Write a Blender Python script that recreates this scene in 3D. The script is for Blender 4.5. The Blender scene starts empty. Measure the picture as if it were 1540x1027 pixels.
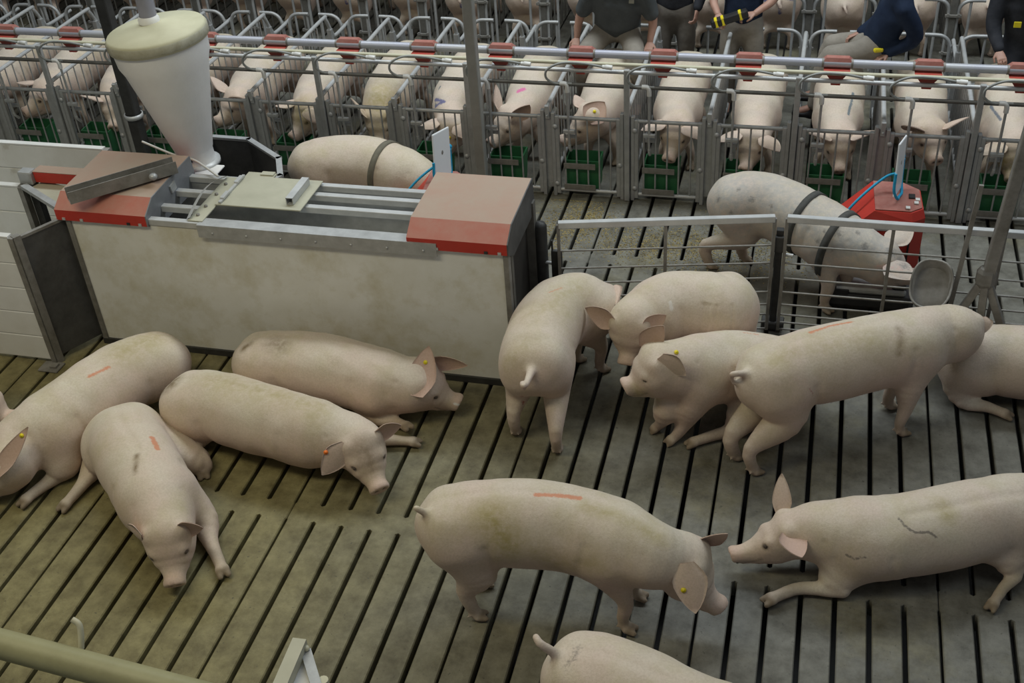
import bpy, math, random
import numpy as np
from mathutils import Vector, Matrix
from mathutils.bvhtree import BVHTree

random.seed(7)
scene = bpy.context.scene
COL = scene.collection

# ------------------------------------------------------------------ camera
CAM_H = 5.0
FPX = 1755.41
RM = np.array([[0.96850999, 0.09525634, -0.23003180],
               [0.24158540, -0.58297064, 0.77574592],
               [-0.06020707, -0.80688999, -0.58762543]])   # rows: world axes in camera axes (right, down, forward)
CAM = np.array([0.0, 0.0, CAM_H])
cam_data = bpy.data.cameras.new('camera')
cam = bpy.data.objects.new('camera', cam_data)
COL.objects.link(cam)
scene.camera = cam
cam_data.sensor_fit = 'HORIZONTAL'
cam_data.sensor_width = 36.0
cam_data.lens = 36.0 * FPX / 1540.0
cam_data.clip_start = 0.05
cam_data.clip_end = 200
_m = Matrix.Identity(4)
for i in range(3):
    _m[i][0] = RM[i, 0]; _m[i][1] = -RM[i, 1]; _m[i][2] = -RM[i, 2]; _m[i][3] = CAM[i]
cam.matrix_world = _m

# ------------------------------------------------------------------ world, lamps, exposure
world = bpy.data.worlds.new('barn_ambient'); scene.world = world
world.use_nodes = True
_bg = world.node_tree.nodes['Background']
_bg.inputs[0].default_value = (0.86, 0.93, 1.0, 1); _bg.inputs[1].default_value = 0.118
scene.view_settings.view_transform = 'Standard'
scene.view_settings.look = 'None'
scene.view_settings.gamma = 1.0
scene.view_settings.exposure = 0.0
scene.view_settings.use_curve_mapping = False

def area(name, loc, sx, sy, power, color, rot=(0, 0, 0)):
    l = bpy.data.lights.new(name, 'AREA'); l.shape = 'RECTANGLE'; l.size = sx; l.size_y = sy
    l.energy = power; l.color = color
    o = bpy.data.objects.new(name, l); COL.objects.link(o); o.location = loc; o.rotation_euler = rot
    return o
# unseen overhead lamps, added with tint and power set zone by zone
area('unseen_lamp_row', (-4.9, 2.4, 6.8), 5.0, 1.2, 178, (1.0, 0.90, 0.62))  # warm tint added to give the left side its yellow cast
area('unseen_lamp_row', (1.6, 3.0, 7.0), 5.0, 1.2, 42, (0.92, 0.98, 1.0))
area('unseen_lamp_row', (-1.5, 9.5, 6.8), 13.0, 1.2, 600, (0.90, 0.97, 1.0))

# ------------------------------------------------------------------ pixel helpers (1540 x 1027 frame)
def ray(px, py): return RM @ np.array([px - 770.0, py - 513.5, FPX])
def az(px, py, z=0.0):
    d = ray(px, py); return CAM + d * (z - CAM_H) / d[2]
def ay(px, py, Y):
    d = ray(px, py); return CAM + d * Y / d[1]
def ax(px, py, X):
    d = ray(px, py); return CAM + d * X / d[0]

# ------------------------------------------------------------------ materials
def mat(name, c1, c2=None, scale=6.0, rough=0.6, metal=0.0, bump=0.0, bscale=None, detail=6.0, spec=0.4, lo=0.35, hi=0.7, c3=None, s3=1.5, lo3=0.55, hi3=0.7, a3=0.8, coords='Object'):
    m = bpy.data.materials.new(name); m.use_nodes = True
    nt = m.node_tree; N = nt.nodes; L = nt.links
    b = N['Principled BSDF']
    b.inputs['Roughness'].default_value = rough; b.inputs['Metallic'].default_value = metal
    b.inputs['Specular IOR Level'].default_value = spec
    b.inputs['Base Color'].default_value = (*c1, 1)
    if c2 is None and not bump: return m
    if coords == 'World':
        tc = N.new('ShaderNodeNewGeometry'); vec = tc.outputs['Position']
    else:
        tc = N.new('ShaderNodeTexCoord'); vec = tc.outputs['Object']
    if c2 is not None:
        n = N.new('ShaderNodeTexNoise'); n.inputs['Scale'].default_value = scale; n.inputs['Detail'].default_value = detail
        n.inputs['Roughness'].default_value = 0.65
        L.new(vec, n.inputs['Vector'])
        r = N.new('ShaderNodeMapRange'); r.inputs[1].default_value = lo; r.inputs[2].default_value = hi
        L.new(n.outputs['Fac'], r.inputs[0])
        mx = N.new('ShaderNodeMix'); mx.data_type = 'RGBA'
        mx.inputs[6].default_value = (*c1, 1); mx.inputs[7].default_value = (*c2, 1)
        L.new(r.outputs[0], mx.inputs[0]); out = mx.outputs[2]
        if c3 is not None:
            n3 = N.new('ShaderNodeTexNoise'); n3.inputs['Scale'].default_value = s3; n3.inputs['Detail'].default_value = 8
            n3.inputs['Roughness'].default_value = 0.7
            L.new(vec, n3.inputs['Vector'])
            r3 = N.new('ShaderNodeMapRange'); r3.inputs[1].default_value = lo3; r3.inputs[2].default_value = hi3; r3.inputs[4].default_value = a3
            L.new(n3.outputs['Fac'], r3.inputs[0])
            mx3 = N.new('ShaderNodeMix'); mx3.data_type = 'RGBA'; mx3.inputs[7].default_value = (*c3, 1)
            L.new(r3.outputs[0], mx3.inputs[0]); L.new(out, mx3.inputs[6]); out = mx3.outputs[2]
        L.new(out, b.inputs['Base Color'])
    if bump:
        nb = N.new('ShaderNodeTexNoise'); nb.inputs['Scale'].default_value = bscale or scale * 5; nb.inputs['Detail'].default_value = 5
        L.new(vec, nb.inputs['Vector'])
        bp = N.new('ShaderNodeBump'); bp.inputs['Strength'].default_value = bump; bp.inputs['Distance'].default_value = 0.01
        L.new(nb.outputs['Fac'], bp.inputs['Height']); L.new(bp.outputs[0], b.inputs['Normal'])
    return m

M = {}
def concrete():
    m = bpy.data.materials.new('concrete'); m.use_nodes = True; nt = m.node_tree; N = nt.nodes; L = nt.links; b = N['Principled BSDF']
    b.inputs['Roughness'].default_value = .6; b.inputs['Specular IOR Level'].default_value = .35
    g = N.new('ShaderNodeNewGeometry'); sx = N.new('ShaderNodeSeparateXYZ'); L.new(g.outputs['Position'], sx.inputs[0])
    def noise(sc, det, r=.65):
        n = N.new('ShaderNodeTexNoise'); n.inputs['Scale'].default_value = sc; n.inputs['Detail'].default_value = det; n.inputs['Roughness'].default_value = r; L.new(g.outputs['Position'], n.inputs['Vector']); return n.outputs['Fac']
    def rng(x, a, b_, c=0, d=1):
        r = N.new('ShaderNodeMapRange'); r.inputs[1].default_value = a; r.inputs[2].default_value = b_; r.inputs[3].default_value = c; r.inputs[4].default_value = d; L.new(x, r.inputs[0]); return r.outputs[0]
    def mth(op, a, b_):
        x = N.new('ShaderNodeMath'); x.operation = op
        for i, v in ((0, a), (1, b_)):
            if hasattr(v, 'links'): L.new(v, x.inputs[i])
            else: x.inputs[i].default_value = v
        return x.outputs[0]
    def mix(f, a, b_):
        x = N.new('ShaderNodeMix'); x.data_type = 'RGBA'
        for i, v in ((0, f), (6, a), (7, b_)):
            if hasattr(v, 'links'): L.new(v, x.inputs[i])
            else: x.inputs[i].default_value = v if i == 0 else (*v, 1)
        return x.outputs[2]
    fine = rng(noise(5.5, 14, .72), .36, .66)
    clean = mix(fine, (0.200, 0.196, 0.168), (0.088, 0.084, 0.068))
    soil_cast = mix(fine, (0.262, 0.232, 0.110), (0.120, 0.100, 0.042))  # tone shared by the painted warm cast and the soiled patches
    # warm left-side light painted into the floor colour, fading right and towards the stalls
    warm_cast = mth('MULTIPLY', rng(mth('ADD', sx.outputs[0], mth('MULTIPLY', noise(.9, 5), 2.4)), .9, -1.9), rng(mth('ADD', sx.outputs[1], mth('MULTIPLY', noise(1.1, 4), 1.5)), 8.2, 6.6))
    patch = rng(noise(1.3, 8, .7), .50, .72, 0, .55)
    col = mix(mth('MAXIMUM', warm_cast, patch), clean, soil_cast)
    spots = rng(noise(38, 3, .5), .66, .74, 0, .7)
    col = mix(spots, col, (0.05, 0.046, 0.036))
    L.new(col, b.inputs['Base Color'])
    bp = N.new('ShaderNodeBump'); bp.inputs['Strength'].default_value = .5; bp.inputs['Distance'].default_value = .006
    L.new(noise(45, 8, .7), bp.inputs['Height']); L.new(bp.outputs[0], b.inputs['Normal'])
    return m
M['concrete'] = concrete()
M['pit'] = mat('pit', (0.012, 0.012, 0.012), (0.02, 0.018, 0.013), 2, 0.35)
M['galv'] = mat('galvanised_steel', (0.46, 0.47, 0.47), (0.33, 0.335, 0.335), 9, 0.45, 0.35, 0.05, 60)
M['galv_light'] = mat('bright_galvanised_steel', (0.58, 0.59, 0.59), (0.46, 0.47, 0.47), 7, 0.42, 0.3)
M['galv_dirty'] = mat('dirty_galvanised_steel', (0.29, 0.28, 0.26), (0.17, 0.16, 0.14), 8, 0.6, 0.3, 0.15, 50)
M['dark_steel'] = mat('dark_steel', (0.060, 0.060, 0.058), (0.035, 0.034, 0.032), 10, 0.55, 0.3)
M['dark_rail'] = mat('weathered_rail', (0.17, 0.165, 0.15), (0.10, 0.095, 0.085), 8, 0.6, 0.3)
M['panel'] = mat('white_plastic_panel', (0.80, 0.80, 0.76), (0.70, 0.69, 0.62), 2.2, 0.5, 0, 0.05, 30, c3=(0.46, 0.40, 0.21), s3=2.6, lo3=0.46, hi3=0.78, a3=0.8)
M['plank'] = mat('white_plank', (0.78, 0.79, 0.78), (0.68, 0.68, 0.65), 3, 0.45, 0, 0.03, 20, c3=(0.26, 0.20, 0.10), s3=3.2, lo3=0.63, hi3=0.8, a3=0.6)
M['sheet'] = mat('grey_sheet_steel', (0.125, 0.125, 0.125), (0.075, 0.075, 0.075), 7, 0.55, 0.35, 0.1, 40)
M['red'] = mat('red_painted_cover', (0.52, 0.045, 0.030), (0.42, 0.035, 0.025), 4, 0.42, 0)
M['red_dust'] = mat('dusty_red_cover', (0.38, 0.30, 0.235), (0.39, 0.255, 0.195), 3.0, 0.7, 0, 0.05, 60)
M['red_box'] = mat('red_plastic', (0.42, 0.05, 0.035), (0.33, 0.10, 0.075), 12, 0.5)
M['red_box_dust'] = mat('dusty_red_plastic', (0.36, 0.16, 0.13), (0.30, 0.10, 0.08), 14, 0.7)
M['cream'] = mat('cream_lid', (0.47, 0.46, 0.36), (0.40, 0.39, 0.30), 4, 0.55, 0, 0.05, 40)
M['cream_pipe'] = mat('cream_plastic_pipe', (0.56, 0.54, 0.40), (0.48, 0.46, 0.34), 6, 0.45)
M['olive_pipe'] = mat('olive_painted_pipe', (0.31, 0.30, 0.17), (0.26, 0.25, 0.14), 5, 0.5, 0, 0.08, 50)
M['hopper'] = mat('white_hopper_plastic', (0.86, 0.86, 0.86), (0.78, 0.775, 0.76), 3, 0.45, 0, 0.06, 60)
M['hopper_lid'] = mat('cream_hopper_lid', (0.56, 0.54, 0.38), (0.50, 0.48, 0.33), 5, 0.6, 0, 0.1, 30)
M['lid_rim'] = mat('weathered_lid_rim', (0.46, 0.45, 0.36), (0.33, 0.31, 0.22), 14, 0.7, 0, 0.1, 50)
M['pipe_blue'] = mat('blue_grey_feed_pipe', (0.38, 0.39, 0.47), (0.44, 0.45, 0.47), 0.8, 0.4, 0.2, lo=0.4, hi=0.6)
M['violet_pipe'] = mat('violet_grey_pipe', (0.30, 0.30, 0.37), (0.24, 0.24, 0.29), 5, 0.4)
M['green'] = mat('green_plastic', (0.028, 0.155, 0.06), (0.02, 0.10, 0.04), 6, 0.45)
M['white_plastic'] = mat('white_plastic', (0.72, 0.72, 0.70), (0.62, 0.62, 0.60), 8, 0.4)
M['hose'] = mat('grey_hose', (0.30, 0.31, 0.30), (0.22, 0.23, 0.22), 12, 0.5)
M['black'] = mat('black_plastic', (0.015, 0.015, 0.017), (0.03, 0.03, 0.03), 8, 0.5)
M['cyan'] = mat('cyan_rope', (0.015, 0.36, 0.60), (0.01, 0.26, 0.48), 30, 0.6)
M['tablet'] = mat('white_tablet', (0.80, 0.82, 0.84), None, rough=0.25)
M['screen'] = mat('tablet_screen', (0.10, 0.12, 0.14), None, rough=0.15)
M['yellow'] = mat('yellow_plastic', (0.75, 0.62, 0.02), None, rough=0.45)
M['orange'] = mat('orange_plastic', (0.85, 0.20, 0.03), None, rough=0.45)
M['strap'] = mat('olive_webbing', (0.17, 0.155, 0.115), (0.13, 0.12, 0.09), 30, 0.8)
M['dark_strap'] = mat('dark_webbing', (0.075, 0.075, 0.07), (0.05, 0.05, 0.045), 30, 0.8)
M['straw'] = mat('spilled_feed', (0.46, 0.38, 0.17), (0.34, 0.27, 0.12), 40, 0.9)

# ------------------------------------------------------------------ mesh helpers
def unit(v):
    v = np.asarray(v, float); n = np.linalg.norm(v); return v / n if n > 1e-9 else v
class MB:
    def __init__(s): s.v = []; s.f = []; s.sm = []
    def add(s, vs, fs, smooth=False):
        o = len(s.v); s.v += [tuple(map(float, p)) for p in vs]
        s.f += [tuple(i + o for i in q) for q in fs]; s.sm += [smooth] * len(fs); return s
    def box(s, c, size, ex=(1, 0, 0), ey=(0, 1, 0), ez=(0, 0, 1), bev=0.0):
        c = np.asarray(c, float); ex, ey, ez = unit(ex), unit(ey), unit(ez); h = np.asarray(size, float) / 2
        if bev <= 0:
            vs = [c + ex * h[0] * i + ey * h[1] * j + ez * h[2] * k for k in (-1, 1) for j in (-1, 1) for i in (-1, 1)]
            return s.add(vs, [(0, 2, 3, 1), (4, 5, 7, 6), (0, 1, 5, 4), (2, 6, 7, 3), (0, 4, 6, 2), (1, 3, 7, 5)])
        hx, hy, hz = h; b = min(bev, hx * .9, hy * .9, hz * .9)
        def ringv(z, dx): return [(-hx + dx, -hy + b), (-hx + b, -hy + dx), (hx - b, -hy + dx), (hx - dx, -hy + b), (hx - dx, hy - b), (hx - b, hy - dx), (-hx + b, hy - dx), (-hx + dx, hy - b)]
        vs = []
        for z, dx in ((-hz, b * .6), (-hz + b, 0), (hz - b, 0), (hz, b * .6)):
            vs += [c + ex * x + ey * y + ez * z for x, y in ringv(z, dx)]
        fs = [tuple(range(7, -1, -1)), tuple(range(24, 32))]
        for r in range(3):
            for i in range(8):
                fs.append((r * 8 + i, r * 8 + (i + 1) % 8, r * 8 + 8 + (i + 1) % 8, r * 8 + 8 + i))
        return s.add(vs, fs)
    def tube(s, pts, r, n=8, cap=True, up=None):
        pts = [np.asarray(p, float) for p in pts]; m = len(pts)
        rr = r if hasattr(r, '__len__') else [r] * m
        vs = []; fs = []; prev = None
        for i in range(m):
            t = unit(pts[min(i + 1, m - 1)] - pts[max(i - 1, 0)])
            if prev is None:
                a = np.array([0, 0, 1.0]) if abs(t[2]) < .9 else np.array([1.0, 0, 0])
                u = unit(np.cross(t, a))
            else: u = unit(prev - t * (prev @ t))
            prev = u; w = np.cross(t, u)
            for k in range(n):
                th = 2 * math.pi * (k + .5) / n
                vs.append(pts[i] + (u * math.cos(th) + w * math.sin(th)) * rr[i])
        for i in range(m - 1):
            for k in range(n):
                fs.append((i * n + k, i * n + (k + 1) % n, (i + 1) * n + (k + 1) % n, (i + 1) * n + k))
        s.add(vs, fs, n > 5)
        if cap:
            s.add(vs[:n], [tuple(range(n - 1, -1, -1))]); s.add(vs[-n:], [tuple(range(n))])
        return s
    def lathe(s, prof, c=(0, 0, 0), n=32, ez=(0, 0, 1), ex=None, cap0=False, cap1=False):
        c = np.asarray(c, float); ez = unit(ez)
        a = np.array([1.0, 0, 0]) if abs(ez[0]) < .9 else np.array([0, 1.0, 0])
        ex = unit(np.cross(np.cross(ez, a), ez)); ey = np.cross(ez, ex)
        vs = []; fs = []
        for r, z in prof:
            for k in range(n):
                th = 2 * math.pi * k / n; vs.append(c + ez * z + (ex * math.cos(th) + ey * math.sin(th)) * r)
        for i in range(len(prof) - 1):
            for k in range(n): fs.append((i * n + k, i * n + (k + 1) % n, (i + 1) * n + (k + 1) % n, (i + 1) * n + k))
        s.add(vs, fs, True)
        if cap0: s.add(vs[:n], [tuple(range(n - 1, -1, -1))])
        if cap1: s.add(vs[-n:], [tuple(range(n))])
        return s
    def prism(s, poly, d):   # closed planar polygon extruded by vector d
        d = np.asarray(d, float); p = [np.asarray(q, float) for q in poly]; n = len(p)
        return s.add(p + [q + d for q in p], [tuple(range(n - 1, -1, -1)), tuple(range(n, 2 * n))] + [(i, (i + 1) % n, n + (i + 1) % n, n + i) for i in range(n)])
    def ellipsoid(s, c, r, n=12, m=8, ex=(1, 0, 0), ey=(0, 1, 0), ez=(0, 0, 1)):
        c = np.asarray(c, float); ex, ey, ez = map(unit, (ex, ey, ez)); vs = []; fs = []
        for i in range(m + 1):
            ph = math.pi * i / m
            for k in range(n):
                th = 2 * math.pi * k / n
                vs.append(c + ex * r[0] * math.sin(ph) * math.cos(th) + ey * r[1] * math.sin(ph) * math.sin(th) - ez * r[2] * math.cos(ph))
        for i in range(m):
            for k in range(n): fs.append((i * n + k, i * n + (k + 1) % n, (i + 1) * n + (k + 1) % n, (i + 1) * n + k))
        return s.add(vs, fs, True)
    def mesh(s, name, m=None):
        me = bpy.data.meshes.new(name); me.from_pydata(s.v, [], s.f); me.validate()
        if len(me.polygons) == len(s.sm): me.polygons.foreach_set('use_smooth', s.sm)
        if m is not None: me.materials.append(M[m] if isinstance(m, str) else m)
        me.update(); return me
    def build(s, name, m, parent=None, off=None):
        if off is not None: s.v = [tuple(np.array(p) - np.asarray(off)) for p in s.v]
        return link(name, s.mesh(name, m), parent)
def link(name, me, parent=None, loc=None):
    o = bpy.data.objects.new(name, me); COL.objects.link(o)
    if parent is not None: o.parent = parent
    if loc is not None: o.location = [float(q) for q in loc]
    return o
def tag(o, label=None, cat=None, group=None, kind=None):
    if label: o['label'] = label
    if cat: o['category'] = cat
    if group: o['group'] = group
    if kind: o['kind'] = kind
    return o
def thing(name, label, cat, loc=(0, 0, 0), rz=0.0, group=None):
    o = bpy.data.objects.new(name, None); COL.objects.link(o)
    o.empty_display_size = 0.1
    o.location = [float(q) for q in loc]; o.rotation_euler = (0, 0, rz)
    return tag(o, label, cat, group)
def single(mb, name, m, label, cat, base=None, group=None):
    base = np.zeros(3) if base is None else np.asarray(base, float)
    o = mb.build(name, m, None, base); o.location = base.tolist()
    return tag(o, label, cat, group)
def arc(c, r, a0, a1, n, e1, e2):
    c = np.asarray(c, float); e1 = np.asarray(e1, float); e2 = np.asarray(e2, float)
    return [c + r * (e1 * math.cos(a0 + (a1 - a0) * i / n) + e2 * math.sin(a0 + (a1 - a0) * i / n)) for i in range(n + 1)]
def ropepts(ctrl, n=8):
    p = [np.asarray(q, float) for q in ctrl]; p = [2 * p[0] - p[1]] + p + [2 * p[-1] - p[-2]]; out = []
    for i in range(1, len(p) - 2):
        for k in range(n):
            t = k / n; a, b, c, d = p[i - 1:i + 3]
            out.append(.5 * (2 * b + (c - a) * t + (2 * a - 5 * b + 4 * c - d) * t * t + (3 * b - a - 3 * c + d) * t ** 3))
    out.append(p[-2]); return out
# ------------------------------------------------------------------ barn wall far behind the back row
M['barn_wall'] = mat('barn_wall', (0.22, 0.215, 0.20), (0.16, 0.155, 0.14), 1.5, .8)
w_ = MB().box((-4.0, 15.6, 1.8), (19, .2, 3.6)).build('wall_back', 'barn_wall'); tag(w_, 'plain grey barn wall beyond the stalls', None, None, 'structure')
# ------------------------------------------------------------------ slatted floor
fm = MB(); fm.box((-4.0, 8.0, -0.75), (19, 16, 0.1))
floor = fm.build('floor', 'pit'); tag(floor, 'concrete slatted floor with dark slots over a slurry pit', None, None, 'structure')
PITCH = 1.2685 / 7; ROWL = 3.15; SEAM0 = -2.885
def slat_mesh(seamL, seamR):
    e = 0.065; st = [(0.0, 0), (e, 0), (e + .012, 1), (ROWL - e - .012, 1), (ROWL - e, 0), (ROWL, 0)]
    vs = []; fs = []
    for y, slot in st:
        gl = (0.0075 if seamL else 0.0135) if slot else (0.002 if seamL else 0.0)
        gr = (0.0075 if seamR else 0.0135) if slot else (0.002 if seamR else 0.0)
        xl = -PITCH / 2 + gl; xr = PITCH / 2 - gr
        cl = 0.006 if (slot or seamL) else 0.0; cr = 0.006 if (slot or seamR) else 0.0
        vs += [(xl + cl, y, 0), (xl, y, -0.007), (xl + (.012 if slot else 0), y, -0.12), (xr - (.012 if slot else 0), y, -0.12), (xr, y, -0.007), (xr - cr, y, 0)]
    for i in range(5):
        for k in range(6):
            fs.append((i * 6 + k, i * 6 + (k + 1) % 6, i * 6 + 6 + (k + 1) % 6, i * 6 + 6 + k))
    fs += [(5, 4, 3, 2, 1, 0), tuple(range(30, 36))]
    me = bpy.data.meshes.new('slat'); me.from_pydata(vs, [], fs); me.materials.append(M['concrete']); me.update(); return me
SL = [slat_mesh(True, False), slat_mesh(False, False), slat_mesh(False, True)]
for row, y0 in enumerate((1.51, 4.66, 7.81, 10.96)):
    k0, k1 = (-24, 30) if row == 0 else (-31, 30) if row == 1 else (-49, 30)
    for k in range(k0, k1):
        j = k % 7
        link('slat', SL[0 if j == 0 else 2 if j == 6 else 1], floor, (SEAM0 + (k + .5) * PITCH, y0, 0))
# ------------------------------------------------------------------ feeding station
ZT = 1.12
st = thing('feeding_station', 'long white walled sow feeding station with red end covers and open top', 'feeding station', (-3.4, 6.4, 0))
SO = np.array([-3.4, 6.4, 0])
def sp(mb, name, m, parent=st): return mb.build(name, m, parent, SO)
sp(MB().box((-3.39, 6.115, 0.575), (3.20, 0.035, 1.07), bev=.004), 'front_panel', 'panel')
sp(MB().box((-3.39, 6.735, 0.575), (3.20, 0.03, 1.07)), 'rear_panel', 'galv')
sp(MB().box((-3.39, 6.105, 0.025), (3.22, 0.05, 0.05)), 'bottom_rail', 'dark_steel')
for x in (-4.975, -1.805):
    sp(MB().box((x, 6.11, 0.56), (0.035, 0.055, 1.12)), 'corner_post', 'galv_dirty')
sp(MB().box((-1.80, 6.74, 0.55), (0.06, 0.06, 1.10)), 'exit_door_post', 'dark_rail')
sp(MB().box((-1.80, 6.17, 0.55), (0.03, 0.05, 1.10)), 'exit_door_post', 'dark_rail')
sp(MB().box((-1.835, 6.44, 0.53), (0.02, 0.56, 1.02)), 'exit_door', mat('stained_dark_door', (0.045, 0.04, 0.035), (0.022, 0.02, 0.018), 4, 0.7))
sp(MB().box((-4.99, 6.45, 0.5), (0.03, 0.5, 1.0)), 'entry_frame', 'dark_steel')
for (y, x0, x1) in ((6.115, -5.0, -3.95), (6.30, -4.36, -4.0), (6.52, -4.36, -4.0), (6.735, -4.40, -1.85), (6.43, -3.36, -2.44), (6.60, -3.36, -2.44)):
    sp(MB().box(((x0 + x1) / 2, y, ZT - .02), (x1 - x0, 0.05, 0.045), bev=.004), 'top_rail', 'galv_light')
sp(MB().box((-3.11, 6.115, ZT + .003), (1.70, 0.10, 0.006)).box((-3.11, 6.067, ZT - .045), (1.70, 0.006, 0.09)), 'front_flange', 'galv')
for k in range(7): sp(MB().lathe([(.0, .006), (.008, .005), (.009, 0)], (-3.85 + k * .25, 6.063, ZT - .05), 8, (0, -1, 0)), 'bolt', 'galv_light')
sp(MB().box((-3.99, 6.42, ZT + .008), (0.11, 0.62, 0.008)), 'cross_plate', 'cream')
for dy in (-.24, -.12, .05, .2): sp(MB().lathe([(.0, .014), (.012, .012), (.013, 0)], (-4.0, 6.42 + dy, ZT + .012), 10), 'bolt', 'galv_dirty')
cs = [(-4.06, 6.12 + .60 * t, ZT + .01 + .07 * math.sin(math.pi * t)) for t in [i / 12 for i in range(13)]]
mb = MB()
for i in range(12):
    a, b = np.array(cs[i]), np.array(cs[i + 1])
    mb.add([a, b, b + (.035, 0, 0.02), a + (.035, 0, 0.02)], [(0, 1, 2, 3)], True)
sp(mb, 'arched_strip', 'galv_light')
lid = sp(MB().box((-3.62, 6.53, ZT + .022), (0.64, 0.425, 0.010), bev=.003), 'sliding_lid', 'cream')
hm = MB()
hx, hz = -3.40, ZT + .055
for (c, s) in (((hx, 6.53, hz + .024), (.052, .30, .005)), ((hx, 6.53, hz - .024), (.052, .30, .005)), ((hx - .024, 6.53, hz), (.005, .30, .05)), ((hx + .024, 6.53, hz), (.005, .30, .05))): hm.box(c, s)
sp(hm, 'square_tube_handle', 'galv_light', lid)
sp(MB().box((-3.905, 6.53, ZT + .036), (0.02, 0.40, 0.012)).box((-3.905, 6.42, ZT + .046), (.03, .10, .012)).box((-3.905, 6.65, ZT + .046), (.03, .10, .012)), 'hinge', 'galv_light', lid)
sp(MB().box((-3.80, 6.77, ZT + .01), (0.22, 0.10, 0.012)).box((-3.75, 6.80, ZT + .02), (.10, .05, .012)), 'bracket_plate', 'cream')
sp(MB().box((-3.4, 6.42, 0.62), (2.9, 0.55, 0.02)), 'inner_floor', 'galv')
sp(MB().lathe([(.016, -.006), (.024, -.006), (.024, .006), (.016, .006), (.016, -.006)], (-2.48, 6.72, ZT + .03), 14), 'eye_ring', 'galv_light')
def cover(x0, x1, name, endx):
    prof = [(6.072, 1.075), (6.072, 1.155), (6.20, 1.235), (6.78, 1.255), (6.80, 1.06)]
    def face(i, j, m, nm, parent=None):
        a, b = prof[i], prof[j]; t = .006
        d = unit(np.array([0, b[0] - a[0], b[1] - a[1]])); n = np.array([0, -d[2], d[1]]) * t
        q = [np.array((x0, *a)), np.array((x1, *a)), np.array((x1, *b)), np.array((x0, *b))]
        return sp(MB().prism(q, -n), nm, m, parent or st)
    c = face(0, 1, 'red', name)
    face(1, 2, mat('half_dusty_red', (0.42, 0.20, 0.15), (0.42, 0.13, 0.09), 5, 0.6), 'cover_bevel', c)
    face(2, 3, 'red_dust', 'cover_top', c)
    face(3, 4, 'red', 'cover_back', c)
    poly = [np.array((endx, y, z)) for y, z in prof[:4]] + [np.array((endx, 6.80, 1.06)), np.array((endx, 6.74, 1.0)), np.array((endx, 6.2, 1.0))]
    sp(MB().prism(poly, (.008 * (1 if endx == x1 else -1), 0, 0)), 'cover_end_plate', 'sheet' if endx > -3 else mat('blue_grey_plate', (0.26, 0.27, 0.29), (0.20, 0.21, 0.22), 6, 0.5, .3), c)
    for k, xx in enumerate((x0 + .06, x0 + .2, x1 - .14, x1 - .05)):
        sp(MB().box((xx, 6.069, 1.088), (.022, .008, .018)), 'cover_clip', 'dark_steel' if k == 2 else 'galv_light', c)
    return c
cover(-2.46, -1.79, 'red_end_cover', -1.79)
c2 = cover(-5.05, -4.345, 'red_end_cover', -4.345)
sp(MB().box((-4.335, 6.47, 1.17), (.02, .07, .06), ex=(1, 0, 0), ey=(0, 1, .15), ez=(0, -.15, 1)), 'small_plate', 'galv', c2)
# loose galvanised channel lying across the left cover
p0, p1 = az(100, 290, 1.33), az(262, 243, 1.33)
d = unit(p1 - p0); s_ = unit(np.cross(d, (0, 0, 1))); L_ = np.linalg.norm(p1 - p0)
base = (p0 + p1) / 2; cb = MB(); cz = np.array([0, 0, 1.0])
base[2] = 1.305
cb.box(base + s_ * .045, (L_, .006, .09), d, s_, cz).box(base - cz * .042, (L_, .09, .006), d, s_, cz).box(base - s_ * .045, (L_, .006, .09), d, s_, cz)
ch = thing('steel_channel', 'galvanised steel channel lying slantwise on the dusty red cover', 'channel', base - (0, 0, .05))
cb.build('channel_body', 'galv_dirty', ch, base - (0, 0, .05))
kp = az(231, 268, 1.29)
single(MB().lathe([(0, .035), (.02, .032), (.03, .018), (.026, 0), (.012, -.012)], kp, 16), 'round_knob', 'galv', 'round grey metal knob beside the steel channel', 'knob', kp - (0, 0, .012))
# red arm and cream plate towards the left fence
ar = st; AO = SO
a0, a1 = az(60, 268, 1.14), az(140, 268, 1.14)
MB().box(((a0 + a1) / 2 + (0.05, .03, .0)), (0.62, 0.10, 0.085), bev=.006).build('red_entry_arm', 'red', ar, AO)
MB().box(((a0 + a1) / 2 + (0.05, .03, .045)), (0.62, 0.10, 0.004)).build('entry_arm_top', 'red_dust', ar, AO)
q = [az(40, 285, 1.08), az(66, 272, 1.08), az(120, 285, 1.08), az(104, 316, 1.08), az(92, 314, 1.08)]
MB().prism(q, (0, 0, -.01)).build('cream_plate', 'cream', ar, AO)
a0, a1 = az(36, 280, 1.10), az(100, 320, 1.10)
d = unit(a1 - a0); MB().box((a0 + a1) / 2, (np.linalg.norm(a1 - a0), .05, .03), d, np.cross((0, 0, 1), d), (0, 0, 1)).build('angle_strip', 'galv', ar, AO)
b0 = az(42, 265, 1.14)
MB().box(b0, (.11, .09, .10), bev=.01).build('entry_bracket', 'galv', ar, AO)
MB().box((b0[0] + .02, b0[1], .57), (.06, .06, 1.14)).build('entry_post', 'dark_steel', ar, AO)
MB().box((-5.10, 6.30, .5), (.05, .05, 1.0)).build('entry_post', 'dark_steel', ar, AO)

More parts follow.
